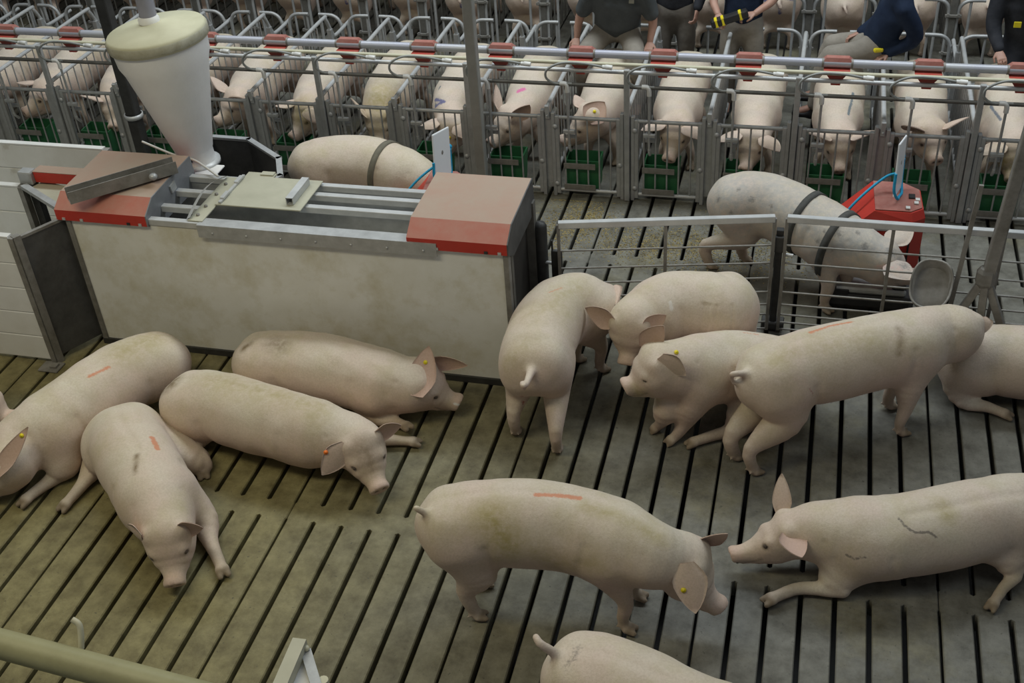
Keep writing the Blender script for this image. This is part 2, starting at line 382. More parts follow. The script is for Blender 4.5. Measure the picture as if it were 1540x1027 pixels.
# ------------------------------------------------------------------ grey octagonal chute behind the station
pts = [np.array(p) for p in ((-4.72, 6.78), (-4.72, 7.74), (-4.37, 7.73), (-3.99, 7.45), (-3.86, 7.18), (-4.05, 6.80))]
ob = thing('octagonal_side_pen', 'grey sheet metal octagonal side pen behind the feeding station', 'side pen', (-4.3, 7.2, 0)); OO = np.array([-4.3, 7.2, 0])
for i in range(len(pts) - 1):
    a, b = pts[i], pts[i + 1]; d = np.array([*unit(b - a), 0]); n = np.array([-d[1], d[0], 0]); c = np.array([*(a + b) / 2, .46]); L_ = np.linalg.norm(b - a)
    MB().box(c, (L_, .02, .90), d, n, (0, 0, 1)).build('wall_plate', 'sheet', ob, OO)
    MB().box(c + (0, 0, .455), (L_ + .03, .045, .02), d, n, (0, 0, 1)).build('rim', 'galv', ob, OO)

# ------------------------------------------------------------------ hopper
HB = np.array([-4.455, 7.06, 1.10]); HT = np.array([-4.53, 7.05, 2.08])
hp = thing('feed_hopper', 'tall white plastic feed hopper with a cream lid above the station', 'hopper', HB)
hd = unit(HT - HB)
MB().lathe([(.135, -.03), (.135, .06), (.142, .07), (.305, .74), (.330, .80), (.342, .98)], (0, 0, 0), 40, hd).build('funnel', 'hopper', hp)
MB().lathe([(.340, .91), (.356, .915), (.356, .985), (.342, 1.005), (.10, 1.03), (0, 1.035)], (0, 0, 0), 40, hd).build('lid', 'hopper_lid', hp)
MB().lathe([(.357, .925), (.361, .93), (.361, .978), (.356, .985)], (0, 0, 0), 40, hd).build('lid_rim', 'lid_rim', hp)
MB().tube([hd * 1.01 + (-.07, .06, 0), hd * 1.01 + (-.07, .06, 1.9)], .060, 20).build('feed_pipe', 'violet_pipe', hp)
MB().lathe([(.075, .0), (.075, .03), (.062, .05)], hd * 1.025 + (-.07, .06, 0), 20).build('pipe_collar', 'hopper', hp)
MB().lathe([(.12, -.06), (.17, -.055), (.17, -.03), (.135, -.02)], (0, 0, 0), 30).build('flange', 'galv_light', hp)
MB().box((.14, -.10, -.052), (.18, .16, .012), bev=.004).build('slide_plate', 'hopper', hp)
MB().box((0, .0, -.58), (.05, .05, 1.04)).build('support_leg', 'galv', hp)
MB().lathe([(0, .008), (.010, .006), (.012, 0)], (.03, -.137, .03), 8, (0, -1, 0)).build('bolt', 'dark_steel', hp)
single(MB().tube(ropepts([az(214, 213, 1.2), az(260, 232, 1.15), az(290, 240, 1.16), az(310, 252, 1.16), az(328, 265, 1.15)]), .009, 6), 'white_cable', 'white_plastic', 'thin white cable hanging across the hopper foot', 'cable', az(214, 213, 1.2))

# ------------------------------------------------------------------ left fences of white planks
def plank_fence(x0, x1, Y, z1, n, label, name='plank_fence', ends=True):
    t = thing(name, label, 'fence', ((x0 + x1) / 2, Y, 0), 0, 'white plank fences'); w = x1 - x0; h = (z1 - .03) / n
    me = MB().box((0, 0, 0), (w, .045, h - .004), bev=.006).mesh('plank', 'plank')
    for i in range(n): link('plank', me, t, (0, 0, .03 + h * (i + .5)))
    if ends: MB().box((w / 2 + .02, 0, z1 / 2), (.04, .06, z1)).build('end_post', 'galv_dirty', t)
    MB().box((0, 0, z1 + .006), (w, .05, .012)).build('cap_strip', 'white_plastic', t)
    return t
plank_fence(-8.0, -5.26, 5.81, 1.075, 5, 'white plank fence ending at the grey sheet metal gate')
plank_fence(-8.0, -5.60, 6.46, 1.09, 5, 'white plank fence behind the sheet metal gate, ending at the steel bracket')
plank_fence(-8.0, -5.27, 7.10, 1.09, 5, 'white plank fence behind the red arm near the dark pole')
# grey sheet gate
g0, g1 = np.array([-5.22, 5.82, 0]), np.array([-5.03, 6.15, 0]); d = unit(g1 - g0); n_ = np.array([-d[1], d[0], 0]); Lg = np.linalg.norm(g1 - g0)
sg = thing('sheet_metal_gate', 'dark grey sheet metal gate between white fence and station', 'gate', (g0 + g1) / 2); GO = (g0 + g1) / 2
MB().box(GO + (0, 0, .55), (Lg - .03, .012, 1.0), d, n_, (0, 0, 1)).build('sheet', 'sheet', sg, GO)
MB().box(g0 + (0, 0, .54), (.05, .05, 1.08), d, n_, (0, 0, 1)).build('hinge_post', 'galv_dirty', sg, GO)
MB().box(g1 + (0, 0, .53), (.03, .04, 1.05), d, n_, (0, 0, 1)).build('latch_post', 'galv_dirty', sg, GO)
MB().box(GO + (0, 0, 1.055), (Lg, .03, .02), d, n_, (0, 0, 1)).build('top_edge', 'galv_dirty', sg, GO)
fp = az(78, 553)
single(MB().box(fp + (0, 0, .008), (.16, .12, .012), bev=.004).box(fp + (.03, 0, .02), (.05, .05, .02)), 'floor_latch_plate', 'galv_dirty', 'small steel latch plate on the floor by the sheet metal gate', 'latch plate', fp)
# ------------------------------------------------------------------ gestation stalls
SP = 0.676; YF = 8.8; SX0 = -1.81
KS = list(range(-11, 6))
def cx(k): return SX0 + k * SP
bar_me = MB().tube([(0, 0, 0), (0, 0, .66)], .0075, 6).mesh('bar', 'galv')
div_bar = MB().tube([(0, 0, 0), (0, 0, .70)], .007, 6).mesh('bar', 'galv')
rear_bar = MB().tube([(0, 0, 0), (0, 0, .42)], .007, 6).mesh('bar', 'galv')
gpost = MB().box((0, 0, .385), (.035, .04, .73), bev=.004).mesh('gate_post', 'galv')
gtop = MB().tube([(-.245, 0, .735), (.245, 0, .735)], .0165, 10).mesh('top_rail', 'galv')
gbot = MB().tube([(-.245, 0, .055), (.245, 0, .055)], .0165, 10).mesh('bottom_rail', 'galv_light')
gstr = MB().box((0, 0, 0), (.275, .008, .052), bev=.002).mesh('trough_guard_strip', 'galv_dirty')
latch = MB().lathe([(.010, -.03), (.016, -.03), (.016, 0), (.022, .002), (.022, .012), (0, .014)], (0, 0, 0), 10, (0, -1, 0)).mesh('latch_pin', 'galv_light')
brk = MB().box((0, 0, 0), (.10, .012, .035), bev=.003).mesh('bracket', 'galv')
tro = MB()
for (x0, x1) in ((-.17, .17),):
    o = [(-.15, .0), (.15, .0), (.15, .19), (-.15, .19)]; i_ = [(-.138, .012), (.138, .012), (.138, .178), (-.138, .178)]
    lo = [(-.14, .005), (.14, .005), (.14, .15), (-.14, .15)]; li = [(-.125, .018), (.125, .018), (.125, .135), (-.125, .135)]
    vs = [(x, y, .06) for x, y in lo] + [(x, y, .33 - .01 * (y < .1)) for x, y in o] + [(x, y, .33 - .01 * (y < .1)) for x, y in i_] + [(x, y, .08) for x, y in li]
    fs = [(3, 2, 1, 0)] + [(r * 4 + i, r * 4 + (i + 1) % 4, r * 4 + 4 + (i + 1) % 4, r * 4 + 4 + i) for r in range(3) for i in range(4)] + [(12, 13, 14, 15)]
    tro.add(vs, fs)
tro_me = tro.mesh('feed_trough', 'green')
# feed dispenser
dis_box = MB()
p = [(-.115, -.028, 0), (.115, -.028, 0), (.115, .05, 0), (-.115, .05, 0)]; q = [(-.085, -.015, .03), (.085, -.015, .03), (.085, .04, .03), (-.085, .04, .03)]
dis_box.add(p + q, [(3, 2, 1, 0), (4, 5, 6, 7)] + [(i, (i + 1) % 4, 4 + (i + 1) % 4, 4 + i) for i in range(4)])
dis_top = dis_box.mesh('hood', 'red_box_dust')
dis_f = MB()
r0 = [(-.10, -.05, .06), (.10, -.05, .06), (.10, .05, .06), (-.10, .05, .06)]; r1 = [(-.045, -.03, -.02), (.045, -.03, -.02), (.045, .04, -.02), (-.045, .04, -.02)]; r2 = [(-.035, -.03, -.065), (.035, -.03, -.065), (.035, .035, -.065), (-.035, .035, -.065)]
dis_f.add(r0 + r1 + r2, [(0, 1, 2, 3), (11, 10, 9, 8)] + [(r * 4 + (i + 1) % 4, r * 4 + i, r * 4 + 4 + i, r * 4 + 4 + (i + 1) % 4) for r in range(2) for i in range(4)])
dis_fun = dis_f.mesh('funnel', 'red_box')
hose_me = MB().tube(ropepts([(.26, -.02, 0), (.10, -.025, .025), (-.08, -.03, .025), (-.20, -.04, -.03), (-.215, -.045, -.10), (-.15, -.045, -.145), (-.06, -.045, -.145), (.0, -.045, -.145)], 6), .010, 7).mesh('hose', 'hose')
coup_me = MB().tube([(.25, -.015, .0), (.275, -.015, 0), (.275, -.015, 0), (.33, -.015, -.005)], [.016, .016, .020, .020], 10).mesh('coupler', 'white_plastic')
elb_me = MB().tube([(-.06, -.045, -.125), (-.02, -.045, -.125), (-.005, -.045, -.135), (0, -.045, -.16), (0, -.045, -.20)], .019, 10).mesh('elbow', 'white_plastic')
down_me = MB().tube([(0, -.045, -.19), (0, -.03, -.70)], .011, 8).mesh('down_pipe', 'galv')
nip_me = MB().tube([(0, -.03, -.68), (0, -.025, -.71), (0, .02, -.76)], .013, 8).mesh('drinker_nipple', 'galv_light'); hold_me = MB().box((0, -.03, -.56), (.10, .03, .03), bev=.004).mesh('pipe_holder', 'galv')
div_top = MB().tube(ropepts([(0, 0.0, .80), (0, .05, .83), (0, .9, .832), (0, 1.72, .835), (0, 1.80, .80), (0, 1.90, .63), (0, 1.98, .57), (0, 2.42, .565)], 5), .019, 10).mesh('top_tube', 'galv_light')
div_bot = MB().tube([(0, 0, .10), (0, 2.05, .10)], .016, 8).mesh('bottom_rail', 'galv')
div_fp = MB().box((-.045, 0, .40), (.03, .05, .80), bev=.003).box((.045, 0, .39), (.03, .05, .78), bev=.003).box((0, .01, .42), (.06, .012, .70)).mesh('front_post', 'galv')
div_rp = MB().box((0, 1.86, .34), (.05, .05, .68), bev=.004).mesh('rear_post', 'galv')
div_holes = MB().box((0, -.02, .79), (.035, .03, .13), (1, 0, 0), (0, 1, .25), (0, -.25, 1), bev=.003).lathe([(0, .004), (.009, .003), (.009, 0)], (0, -.037, .76), 8, (0, -1, .25)).mesh('tube_end_plate', 'galv_light')
tall_post = MB().box((0, -.03, .60), (.045, .04, 1.19), bev=.004).mesh('tall_post', 'galv')
hoop = lambda s: MB().tube(ropepts([(s * .30, 0, .06), (s * .30, 0, .45), (s * .285, 0, .60), (s * .22, 0, .665), (s * .12, 0, .675), (s * .06, 0, .675)], 5), .0185, 10)
hoopL, hoopR = hoop(-1).mesh('hoop', 'galv'), hoop(1).mesh('hoop', 'galv')
hrail = [MB().tube([(s * .30, 0, .20), (s * .08, 0, .20), (s * .08, 0, .20)], .014, 8).tube([(s * .08, 0, .20), (s * .08, 0, .66)], .012, 8).mesh('inner_bar', 'galv') for s in (-1, 1)]
plate_me = MB().box((0, 0, 0), (.15, .02, .03), bev=.004).box((-.05, -.015, .012), (.02, .02, .03)).box((.05, -.015, .012), (.02, .02, .03)).mesh('bolted_bracket', 'galv_dirty')
ordn = ['first', 'second', 'third', 'fourth', 'fifth', 'sixth', 'seventh', 'eighth', 'ninth', 'tenth', 'eleventh', 'twelfth', 'thirteenth', 'fourteenth', 'fifteenth', 'sixteenth']
SD = {-8: 'sow nosing a bar', -7: 'sow at the dark pole', -6: 'sow behind the hopper', -5: 'sow just past the hopper', -4: 'sow with soiled face', -3: 'sow behind the belted sow', -2: 'sow with blue arrow mark', -1: 'sow with pink spot', 0: 'sow with raised tagged ear', 1: 'sow with pink snout on trough', 2: 'sow behind the spotted sow', 3: 'sow with thin blue line', 4: 'sow above the red cart', 5: 'sow at the tripod post'}
def who(k): return 'the stall ' + SD[k] if k in SD else 'a stall sow far beyond the dark pole'
for k in KS:
    x = cx(k)
    g = thing('stall_gate', 'barred front gate before ' + who(k), 'gate', (x, YF, 0), 0, 'front gates of the sow stalls')
    for s in (-1, 1):
        link('gate_post', gpost, g, (s * .262, 0, 0))
    link('top_rail', gtop, g); link('bottom_rail', gbot, g)
    for i in range(5): link('bar', bar_me, g, (-.20 + i * .098, 0, .06))
    link('trough_guard_strip', gstr, g, (-.075, -.022, .295)); link('trough_guard_strip', gstr, g, (-.075, -.022, .095))
    for s, z in ((1, .33), (-1, .12), (-1, .66)): link('latch_pin', latch, g, (s * .275, -.02, z))
    link('bracket', brk, g, (-.16, .01, .56))
    o = link('feed_trough', tro_me, None, (x - .06, YF + .03, 0)); tag(o, 'green feed trough below ' + who(k), 'trough', 'green troughs in the stalls')
    dsp = thing('feed_dispenser', 'red feed dispenser hanging above ' + who(k), 'feed dispenser', (x - .06, YF + .11, 1.235), 0, 'red dispensers on the feed pipe')
    link('hood', dis_top, dsp, (0, 0, .045)); link('funnel', dis_fun, dsp, (.0, -.02, -.07))
    w = thing('drinker_hose', 'looped grey hose and white elbow above ' + who(k), 'water line', (x - .051, YF - .012, 1.19), 0, 'water drop lines of the stalls')
    link('hose', hose_me, w, (-.06, 0, .02)); link('coupler', coup_me, w, (-.06, 0, .02)); link('elbow', elb_me, w, (-.10, 0, 0)); link('down_pipe', down_me, w, (-.10, 0, 0)); link('drinker_nipple', nip_me, w, (-.10, 0, 0)); link('pipe_holder', hold_me, w, (-.10, 0, 0))
    rg = thing('rear_stall_gate', 'pair of bent tube hoops behind ' + who(k), 'gate', (x, YF + 2.26, 0), 0, 'rear hoop gates of the front row')
    link('hoop', hoopL, rg); link('hoop', hoopR, rg); link('inner_bar', hrail[0], rg); link('inner_bar', hrail[1], rg)
for k in KS + [KS[-1] + 1]:
    x = cx(k) - SP / 2
    dv = thing('stall_divider', ('barred divider beside ' + who(k) if k < 6 else 'barred divider ending the row past the tripod post'), 'stall divider', (x, YF, 0), 0, 'dividers of the front row')
    link('top_tube', div_top, dv); link('bottom_rail', div_bot, dv); link('front_post', div_fp, dv); link('rear_post', div_rp, dv); link('tube_end_plate', div_holes, dv)
    for i in range(14): link('bar', div_bar, dv, (0, .14 + i * .118, .11))
    for i in range(4): link('bar', rear_bar, dv, (0, 1.98 + i * .11, .12))
    if k % 2 == 1: link('tall_post', tall_post, dv, (0, .0, 0))
    link('bolted_bracket', plate_me, dv, (0, 2.28, .56))
XL, XR = cx(KS[0]) - .6, cx(KS[-1]) + .6
def railing(y, z, r, m, name, label, n=10):
    single(MB().tube([(XL, y, z), (XR, y, z)], r, n), name, m, label, 'pipe', (XL, y, z))
railing(YF + .11, 1.262, .0335, 'pipe_blue', 'feed_pipe', 'thick grey feed auger pipe running above the stall fronts', 16)
railing(YF + .02, 1.215, .0165, 'cream_pipe', 'water_pipe', 'cream plastic water pipe running below the thick feed pipe')
railing(YF + .06, 1.135, .0185, 'galv_light', 'upper_rail', 'bright galvanised rail above the stalls behind the red funnels')
railing(YF + .00, 1.035, .0165, 'dark_rail', 'lower_rail', 'dull brownish rail above the stall gates below the bright rail')
clampm = MB().tube([(-.008, 0, 0), (.008, 0, 0)], .037, 16).mesh('pipe_clamp', 'galv_dirty')
for k in KS:
    for dx in (-.17, .05):
        o = link('pipe_clamp', clampm, None, (cx(k) + dx, YF + .11, 1.262)); tag(o, 'narrow clamp on the feed pipe above ' + who(k), 'clamp', 'clamps on the feed pipe')
# back row: rear hoops, dividers
YB = 11.62
hoop2 = lambda s: MB().tube(ropepts([(s * .30, 0, .06), (s * .30, 0, .60), (s * .285, 0, .74), (s * .22, 0, .80), (s * .12, 0, .81), (s * .06, 0, .81)], 5), .0185, 10)
h2 = [hoop2(-1).mesh('hoop', 'galv'), hoop2(1).mesh('hoop', 'galv')]
hb2 = [MB().tube([(s * .19, 0, .10), (s * .19, 0, .79)], .014, 8).mesh('inner_bar', 'galv') for s in (-1, 1)]
b_post = MB().box((0, 0, .42), (.06, .06, .84), bev=.004).mesh('rear_post', 'dark_rail')
b_top = MB().tube([(0, 0, .86), (0, 1.8, .86)], .019, 8).mesh('top_tube', 'galv_light')
b_bar = MB().tube([(0, 0, 0), (0, 0, .74)], .010, 6).mesh('bar', 'dark_rail')
for k in range(-13, 6):
    x = cx(k)
    rg = thing('rear_stall_gate', 'tall pair of bent steel tube hoops closing a back row stall', 'gate', (x, YB, 0), 0, 'rear hoop gates of the back row')
    for i in (0, 1): link('hoop', h2[i], rg); link('inner_bar', hb2[i], rg)
    dv = thing('stall_divider', 'dark barred divider between two back row stalls', 'stall divider', (x - SP / 2, YB, 0), 0, 'dividers of the back row')
    link('rear_post', b_post, dv); link('top_tube', b_top, dv)
    for i in range(9): link('bar', b_bar, dv, (0, .12 + i * .18, .11))
    link('bolted_bracket', plate_me, dv, (0, -.03, .66)); link('bolted_bracket', plate_me, dv, (0, -.03, .28))
# two structural poles
pl = az(216, 236, 0.20); 
t = thing('barn_pole', 'dark steel pole with a pipe clamp beside the white hopper', 'pole', (-5.98, 8.62, 0))
MB().box((0, 0, 1.9), (.105, .105, 3.8), bev=.008).build('pole_shaft', 'dark_steel', t); MB().lathe([(.075, -.02), (.085, -.02), (.085, .02), (.075, .02)], (0, 0, .62), 20).build('pole_clamp', 'galv_light', t)
t = thing('barn_pole', 'light galvanised pole standing before the stalls, behind the red cover', 'pole', (-2.71, 8.62, 0))
MB().box((0, 0, 1.9), (.085, .085, 3.8), bev=.006).build('pole_shaft', mat('pale_steel', (0.33, 0.33, 0.31), (0.26, 0.26, 0.24), 5, .55, .3), t)
MB().box((0, 0, .012), (.17, .17, .02)).build('base_plate', 'galv', t)
# ------------------------------------------------------------------ rod gates and posts in the pen
def rod_gate(P0, P1, ztop, label, nz=8, stiles=(0.0, .5, 1.0)):
    P0, P1 = np.asarray(P0, float), np.asarray(P1, float); d = P1 - P0; L = np.linalg.norm(d); d = d / L; n = np.array([-d[1], d[0], 0])
    t = thing('rod_gate', label, 'gate', (P0 + P1) / 2, math.atan2(d[1], d[0]))
    MB().box((0, 0, ztop), (L, .045, .045), bev=.004).build('top_bar', 'galv_light', t)
    rod = MB().tube([(-L / 2, 0, 0), (L / 2, 0, 0)], .0078, 6).mesh('rod', 'galv_dirty')
    zs = [ztop * (1 - f) for f in (.22, .37, .50, .62, .73, .82, .89, .95)][:nz]
    for z in zs: link('rod', rod, t, (0, 0, z))
    for f in stiles: MB().box((-L / 2 + L * f, 0, ztop / 2 + .02), (.022, .022, ztop - .04)).build('stile', 'galv_dirty', t)
    return t
rod_gate((-1.60, 6.70, 0), (-.17, 6.99, 0), .955, 'rod gate with bright top bar standing slightly turned beside the station')
rod_gate((-.09, 7.0, 0), (2.2, 7.0, 0), .955, 'long rod gate with bright top bar in front of the spotted sow', stiles=(0, .30, .60, 1.0))
t = thing('gate_post', 'round dark steel gate post with black latch beside the station', 'post', (-1.74, 6.76, 0))
MB().lathe([(.045, 0), (.045, .90), (.03, .925), (0, .93)], (0, 0, 0), 20).build('shaft', 'dark_steel', t)
MB().box((.115, -.03, .60), (.075, .03, .26), bev=.004).box((.10, -.03, .36), (.03, .03, .34)).box((.085, -.03, .76), (.01, .02, .10)).build('latch', 'dark_steel', t)
MB().tube([(.03, -.02, .62), (.10, -.03, .62)], .012, 8).build('pin', 'galv_light', t)
t = thing('gate_post', 'square dark steel post between the two rod gates', 'post', (-.13, 7.05, 0))
MB().box((0, 0, .42), (.05, .05, .84), bev=.004).build('shaft', 'dark_steel', t)
MB().box((0, -.03, .74), (.09, .04, .12), bev=.005).build('latch_head', 'dark_steel', t)
MB().tube([(.03, -.03, .66), (.10, -.04, .66)], .012, 8).build('pin', 'galv_light', t)
MB().box((0, 0, .06), (.16, .10, .06), bev=.01).build('foot', 'dark_steel', t)
# tripod post
T0 = np.array([1.20, 6.88, 0]); t = thing('tripod_post', 'grimy square steel post on three splayed legs by the long gate', 'post', T0)
MB().box((.05, 0, 1.36), (.075, .075, 1.40), (1, 0, -.06), (0, 1, 0), (.06, 0, 1), bev=.006).build('shaft', 'galv_dirty', t)
MB().box((.0, 0, .69), (.12, .10, .14), bev=.03).build('joint', 'galv_dirty', t)
for (dx, dy) in ((-.28, -.03), (.03, -.07), (.28, .0)):
    a = np.array([0, 0, .70]); b = np.array([dx, dy, .02]); dd = unit(b - a); s_ = unit(np.cross(dd, (0.2, 1, 0)))
    MB().box((a + b) / 2, (np.linalg.norm(b - a), .05, .05), dd, s_, np.cross(dd, s_), bev=.006).build('leg', 'galv_dirty', t)
# thin steel strut on long gate
p0 = np.array([1.00, 6.95, 0]);
t = single(MB().box(p0 + (.04, 0, .66), (.028, .02, 1.32), (1, 0, -.05), (0, 1, 0), (.05, 0, 1)), 'flat_strut', 'galv_dirty', 'flat steel strut standing against the long rod gate', 'strut', p0)
# oval metal bowl hanging on the gate
bc = np.array([.87, 6.85, .62]); bm = MB(); n = 28; ring = []
fw = unit(np.array([-.10, -.62, .78])); sx = unit(np.cross(fw, (0, 0, 1))); sy = np.cross(sx, fw)
def oval(rx, ry, d, e=2.6): return [bc + sx * (rx * math.copysign(abs(math.cos(a)) ** (2 / e), math.cos(a))) + sy * (ry * math.copysign(abs(math.sin(a)) ** (2 / e), math.sin(a))) + fw * d for a in [2 * math.pi * i / n for i in range(n)]]
rings = [oval(.115, .155, -.10), oval(.125, .165, 0), oval(.135, .175, .006), oval(.135, .175, .012), oval(.122, .162, .010), oval(.105, .145, -.085)]
for r_ in rings: bm.v += [tuple(q) for q in r_]
for i in range(len(rings) - 1):
    for k in range(n): bm.f.append((i * n + k, i * n + (k + 1) % n, (i + 1) * n + (k + 1) % n, (i + 1) * n + k)); bm.sm.append(True)
bm.f.append(tuple(range(n - 1, -1, -1))); bm.f.append(tuple(range(5 * n, 6 * n))); bm.sm += [False, False]
t = thing('oval_drinking_bowl', 'oval grey metal bowl hanging on the long rod gate', 'bowl', bc - (0, 0, .15))
bm.build('bowl', 'galv_dirty', t, bc - (0, 0, .15))
MB().tube([bc + fw * -.101, bc + fw * -.12 + (0.02, .12, .1)], .014, 8).build('mount', 'galv', t, bc - (0, 0, .15))
# low black trough under the spotted sow's head
tb = np.array([.53, 7.5, 0]); t = thing('low_black_trough', 'low black trough with a grey plate beneath the spotted sow', 'trough', tb)
MB().box((0, 0, .09), (.62, .30, .12), bev=.035).build('tub', 'black', t); MB().box((0, 0, .18), (.50, .26, .05), bev=.015).build('plate', 'galv', t)
MB().box((.20, 0, .20), (.10, .24, .08), bev=.02).build('end_cap', 'black', t); MB().box((-.2, 0, .16), (.14, .27, .08), bev=.02).build('end_cap', 'black', t)

# ------------------------------------------------------------------ red carts with tablets at the sows' heads
def red_cart(base, label, tab_label, rope_label, full=True):
    base = np.asarray(base, float)
    t = thing('red_feed_cart', label, 'feed cart', base)
    # hood outline in local x,y at given height
    top = [(-.12, .22), (.10, .22), (.22, .12), (.24, -.10), (.16, -.17), (-.10, -.17)]
    z1 = .66
    low = [(-.34, .20), (.10, .24), (.24, .14), (.26, -.12), (.17, -.20), (-.30, -.20)]
    zl = [.44, .61, .59, .57, .57, .44]
    mb = MB(); n = len(top)
    vs = [(x, y, z1 - .03 * (y < 0)) for x, y in top] + [(x, y, z) for (x, y), z in zip(low, zl)] + [(x, y, .10) for (x, y) in low]
    fs = [tuple(range(n - 1, -1, -1)), tuple(range(2 * n, 3 * n))] + [((i + 1) % n + r * n, i + r * n, i + (r + 1) * n, (i + 1) % n + (r + 1) * n) for r in range(2) for i in range(n)]
    mb.add(vs, fs)
    body = mb.build('body', 'red', t)
    MB().prism([(x * .96, y * .96, z1 + .004 - .03 * (y < 0)) for x, y in top], (0, 0, .006)).build('worn_top', 'red_box_dust', t)
    MB().box((.0, -.208, .53), (.28, .012, .08), bev=.004).build('front_plate', 'galv_light', t)
    for xx in (-.07, .04): MB().lathe([(0, .004), (.010, .003), (.012, 0)], (xx, -.215, .53), 8, (0, -1, 0)).build('hole', 'black', t)
    MB().box((.165, -.203, .33), (.012, .02, .42)).build('corner_seam', 'black', t)
    MB().box((.16, .03, z1 - .003), (.045, .06, .012), bev=.003).build('badge', 'black', t)
    for (xx, yy) in ((.19, -.05), (.13, -.13), (.2, .0)): MB().box((xx, yy, z1 - .009), (.03, .035, .008)).build('worn_sticker', 'white_plastic', t)
    for sx_ in (-1, 1): MB().lathe([(.05, -.02), (.055, -.015), (.055, .015), (.05, .02)], (sx_ * .18, -.1, .055), 16, (0, 1, 0), cap0=True, cap1=True).build('wheel', 'black', t)
    # tablet in a stand
    tz = np.array([.05, .0, z1]); tt = base + tz
    tb_ = thing('tablet', tab_label, 'tablet', tt)
    up = unit((-.02, .16, 1)); nx = unit((1, -.25, 0)); wy = np.cross(up, nx)
    c = up * .235
    MB().box(c, (.014, .24, .40), nx, wy, up, bev=.006).build('body', 'tablet', tb_)
    MB().box(c - nx * .0085, (.002, .20, .34), nx, wy, up).build('screen', 'screen', tb_)
    MB().ellipsoid(c + nx * .0075 + up * .03, (.002, .014, .017), 10, 6, nx, wy, up).build('logo', 'galv_dirty', tb_)
    rp = thing('cyan_rope', rope_label, 'rope', tt)
    e0, e1 = wy * .125, -wy * .125
    MB().tube(ropepts([c + e0 + up * .02, up * .09 + e0, up * .015 + e0 * .6 + nx * .02, up * .012 + nx * .02, up * .015 + e1 * .6 + nx * .02, up * .09 + e1, c + e1 - up * .02], 5), .011, 7).build('loop', 'cyan', rp)
    MB().tube(ropepts([up * .16 - nx * .02 + e0 * .5, up * .12 - nx * .10 + wy * .05, (-.22, -.0, .02), (-.34, -.06, -.12), (-.40, -.10, -.26)], 5), .010, 7).build('tail', 'cyan', rp)
    MB().ellipsoid(c + wy * .14 + up * .03 - nx * .02, (.028, .022, .022), 10, 6).build('knot', 'cyan', rp)
    return t
red_cart((.61, 7.93, 0), 'scuffed red feed cart with white front plate beyond the long rod gate', 'white tablet standing on the scuffed red cart beyond the rod gate', 'cyan rope tied round the tablet beyond the rod gate')
red_cart((-2.78, 7.66, 0), 'dusty red feed cart mostly hidden behind the station cover', 'white tablet standing behind the station red cover', 'cyan rope tied round the tablet behind the station')

# ------------------------------------------------------------------ near pen rail at the lower left
P0, P1 = az(-420, 857, 1.0), az(360, 1063, 1.0); dd = unit(P1 - P0); P1 = P1 + dd * .1
t = thing('near_pen_rail', 'thick olive painted pipe rail with a bent hook stub', 'pipe', (P0[0], P0[1], 0)); NO = np.array([P0[0], P0[1], 0])
MB().tube([P0, P1], .066, 24).build('pipe', 'olive_pipe', t, NO)
hk = az(122, 975, 1.0)
MB().tube(ropepts([hk + (0, .0, 0), hk + (0, .03, .06), hk + (-.01, .05, .10), hk + (-.04, .055, .12)]), .014, 8).build('hook_stub', 'cream_pipe', t, NO)
for f in (.02, .98):
    q = P0 + (P1 - P0) * f; MB().tube([(q[0], q[1], 0), (q[0], q[1], 1.0)], .04, 12).build('support', 'olive_pipe', t, NO)
b0, b1 = az(452, 966, 1.02), az(405, 1075, 1.02); dd = unit(b1 - b0); s_ = unit(np.cross(dd, (0, 0, 1))); u_ = np.cross(s_, dd); L_ = np.linalg.norm(b1 - b0); c = (b0 + b1) / 2
t = thing('bracket_frame', 'cream channel and grey bar with pale plate at the pen edge', 'bracket', (c[0], c[1], 0)); BO = np.array([c[0], c[1], 0])
m_ = MB()
for (o_, sz) in ((u_ * .025, (L_, .062, .004)), (-u_ * .025, (L_, .062, .004)), (s_ * .029, (L_, .004, .05)), (-s_ * .029, (L_, .004, .05))): m_.box(c + o_, sz, dd, s_, u_)
m_.build('channel', 'cream', t, BO)
c0, c1 = az(460, 978, 1.0), az(492, 1085, 1.0); d2 = unit(c1 - c0); s2 = unit(np.cross(d2, (0, 0, 1)))
MB().box((c0 + c1) / 2, (np.linalg.norm(c1 - c0), .045, .012), d2, s2, np.cross(s2, d2)).build('flat_bar', 'galv', t, BO)
MB().prism([az(455, 990, .98), az(420, 1080, .98), az(480, 1080, .98)], (0, 0, -.006)).build('plate', 'white_plastic', t, BO)
MB().lathe([(0, .016), (.012, .014), (.014, 0)], az(461, 976, 1.01), 10).build('bolt', 'cream_pipe', t, BO)
q = az(486, 1022, 1.0); MB().tube([q - (0, 0, .15), q], .022, 12).build('pin', 'cream_pipe', t, BO)
MB().box((c[0], c[1], .48), (.05, .05, .96)).build('leg', 'galv_dirty', t, BO)

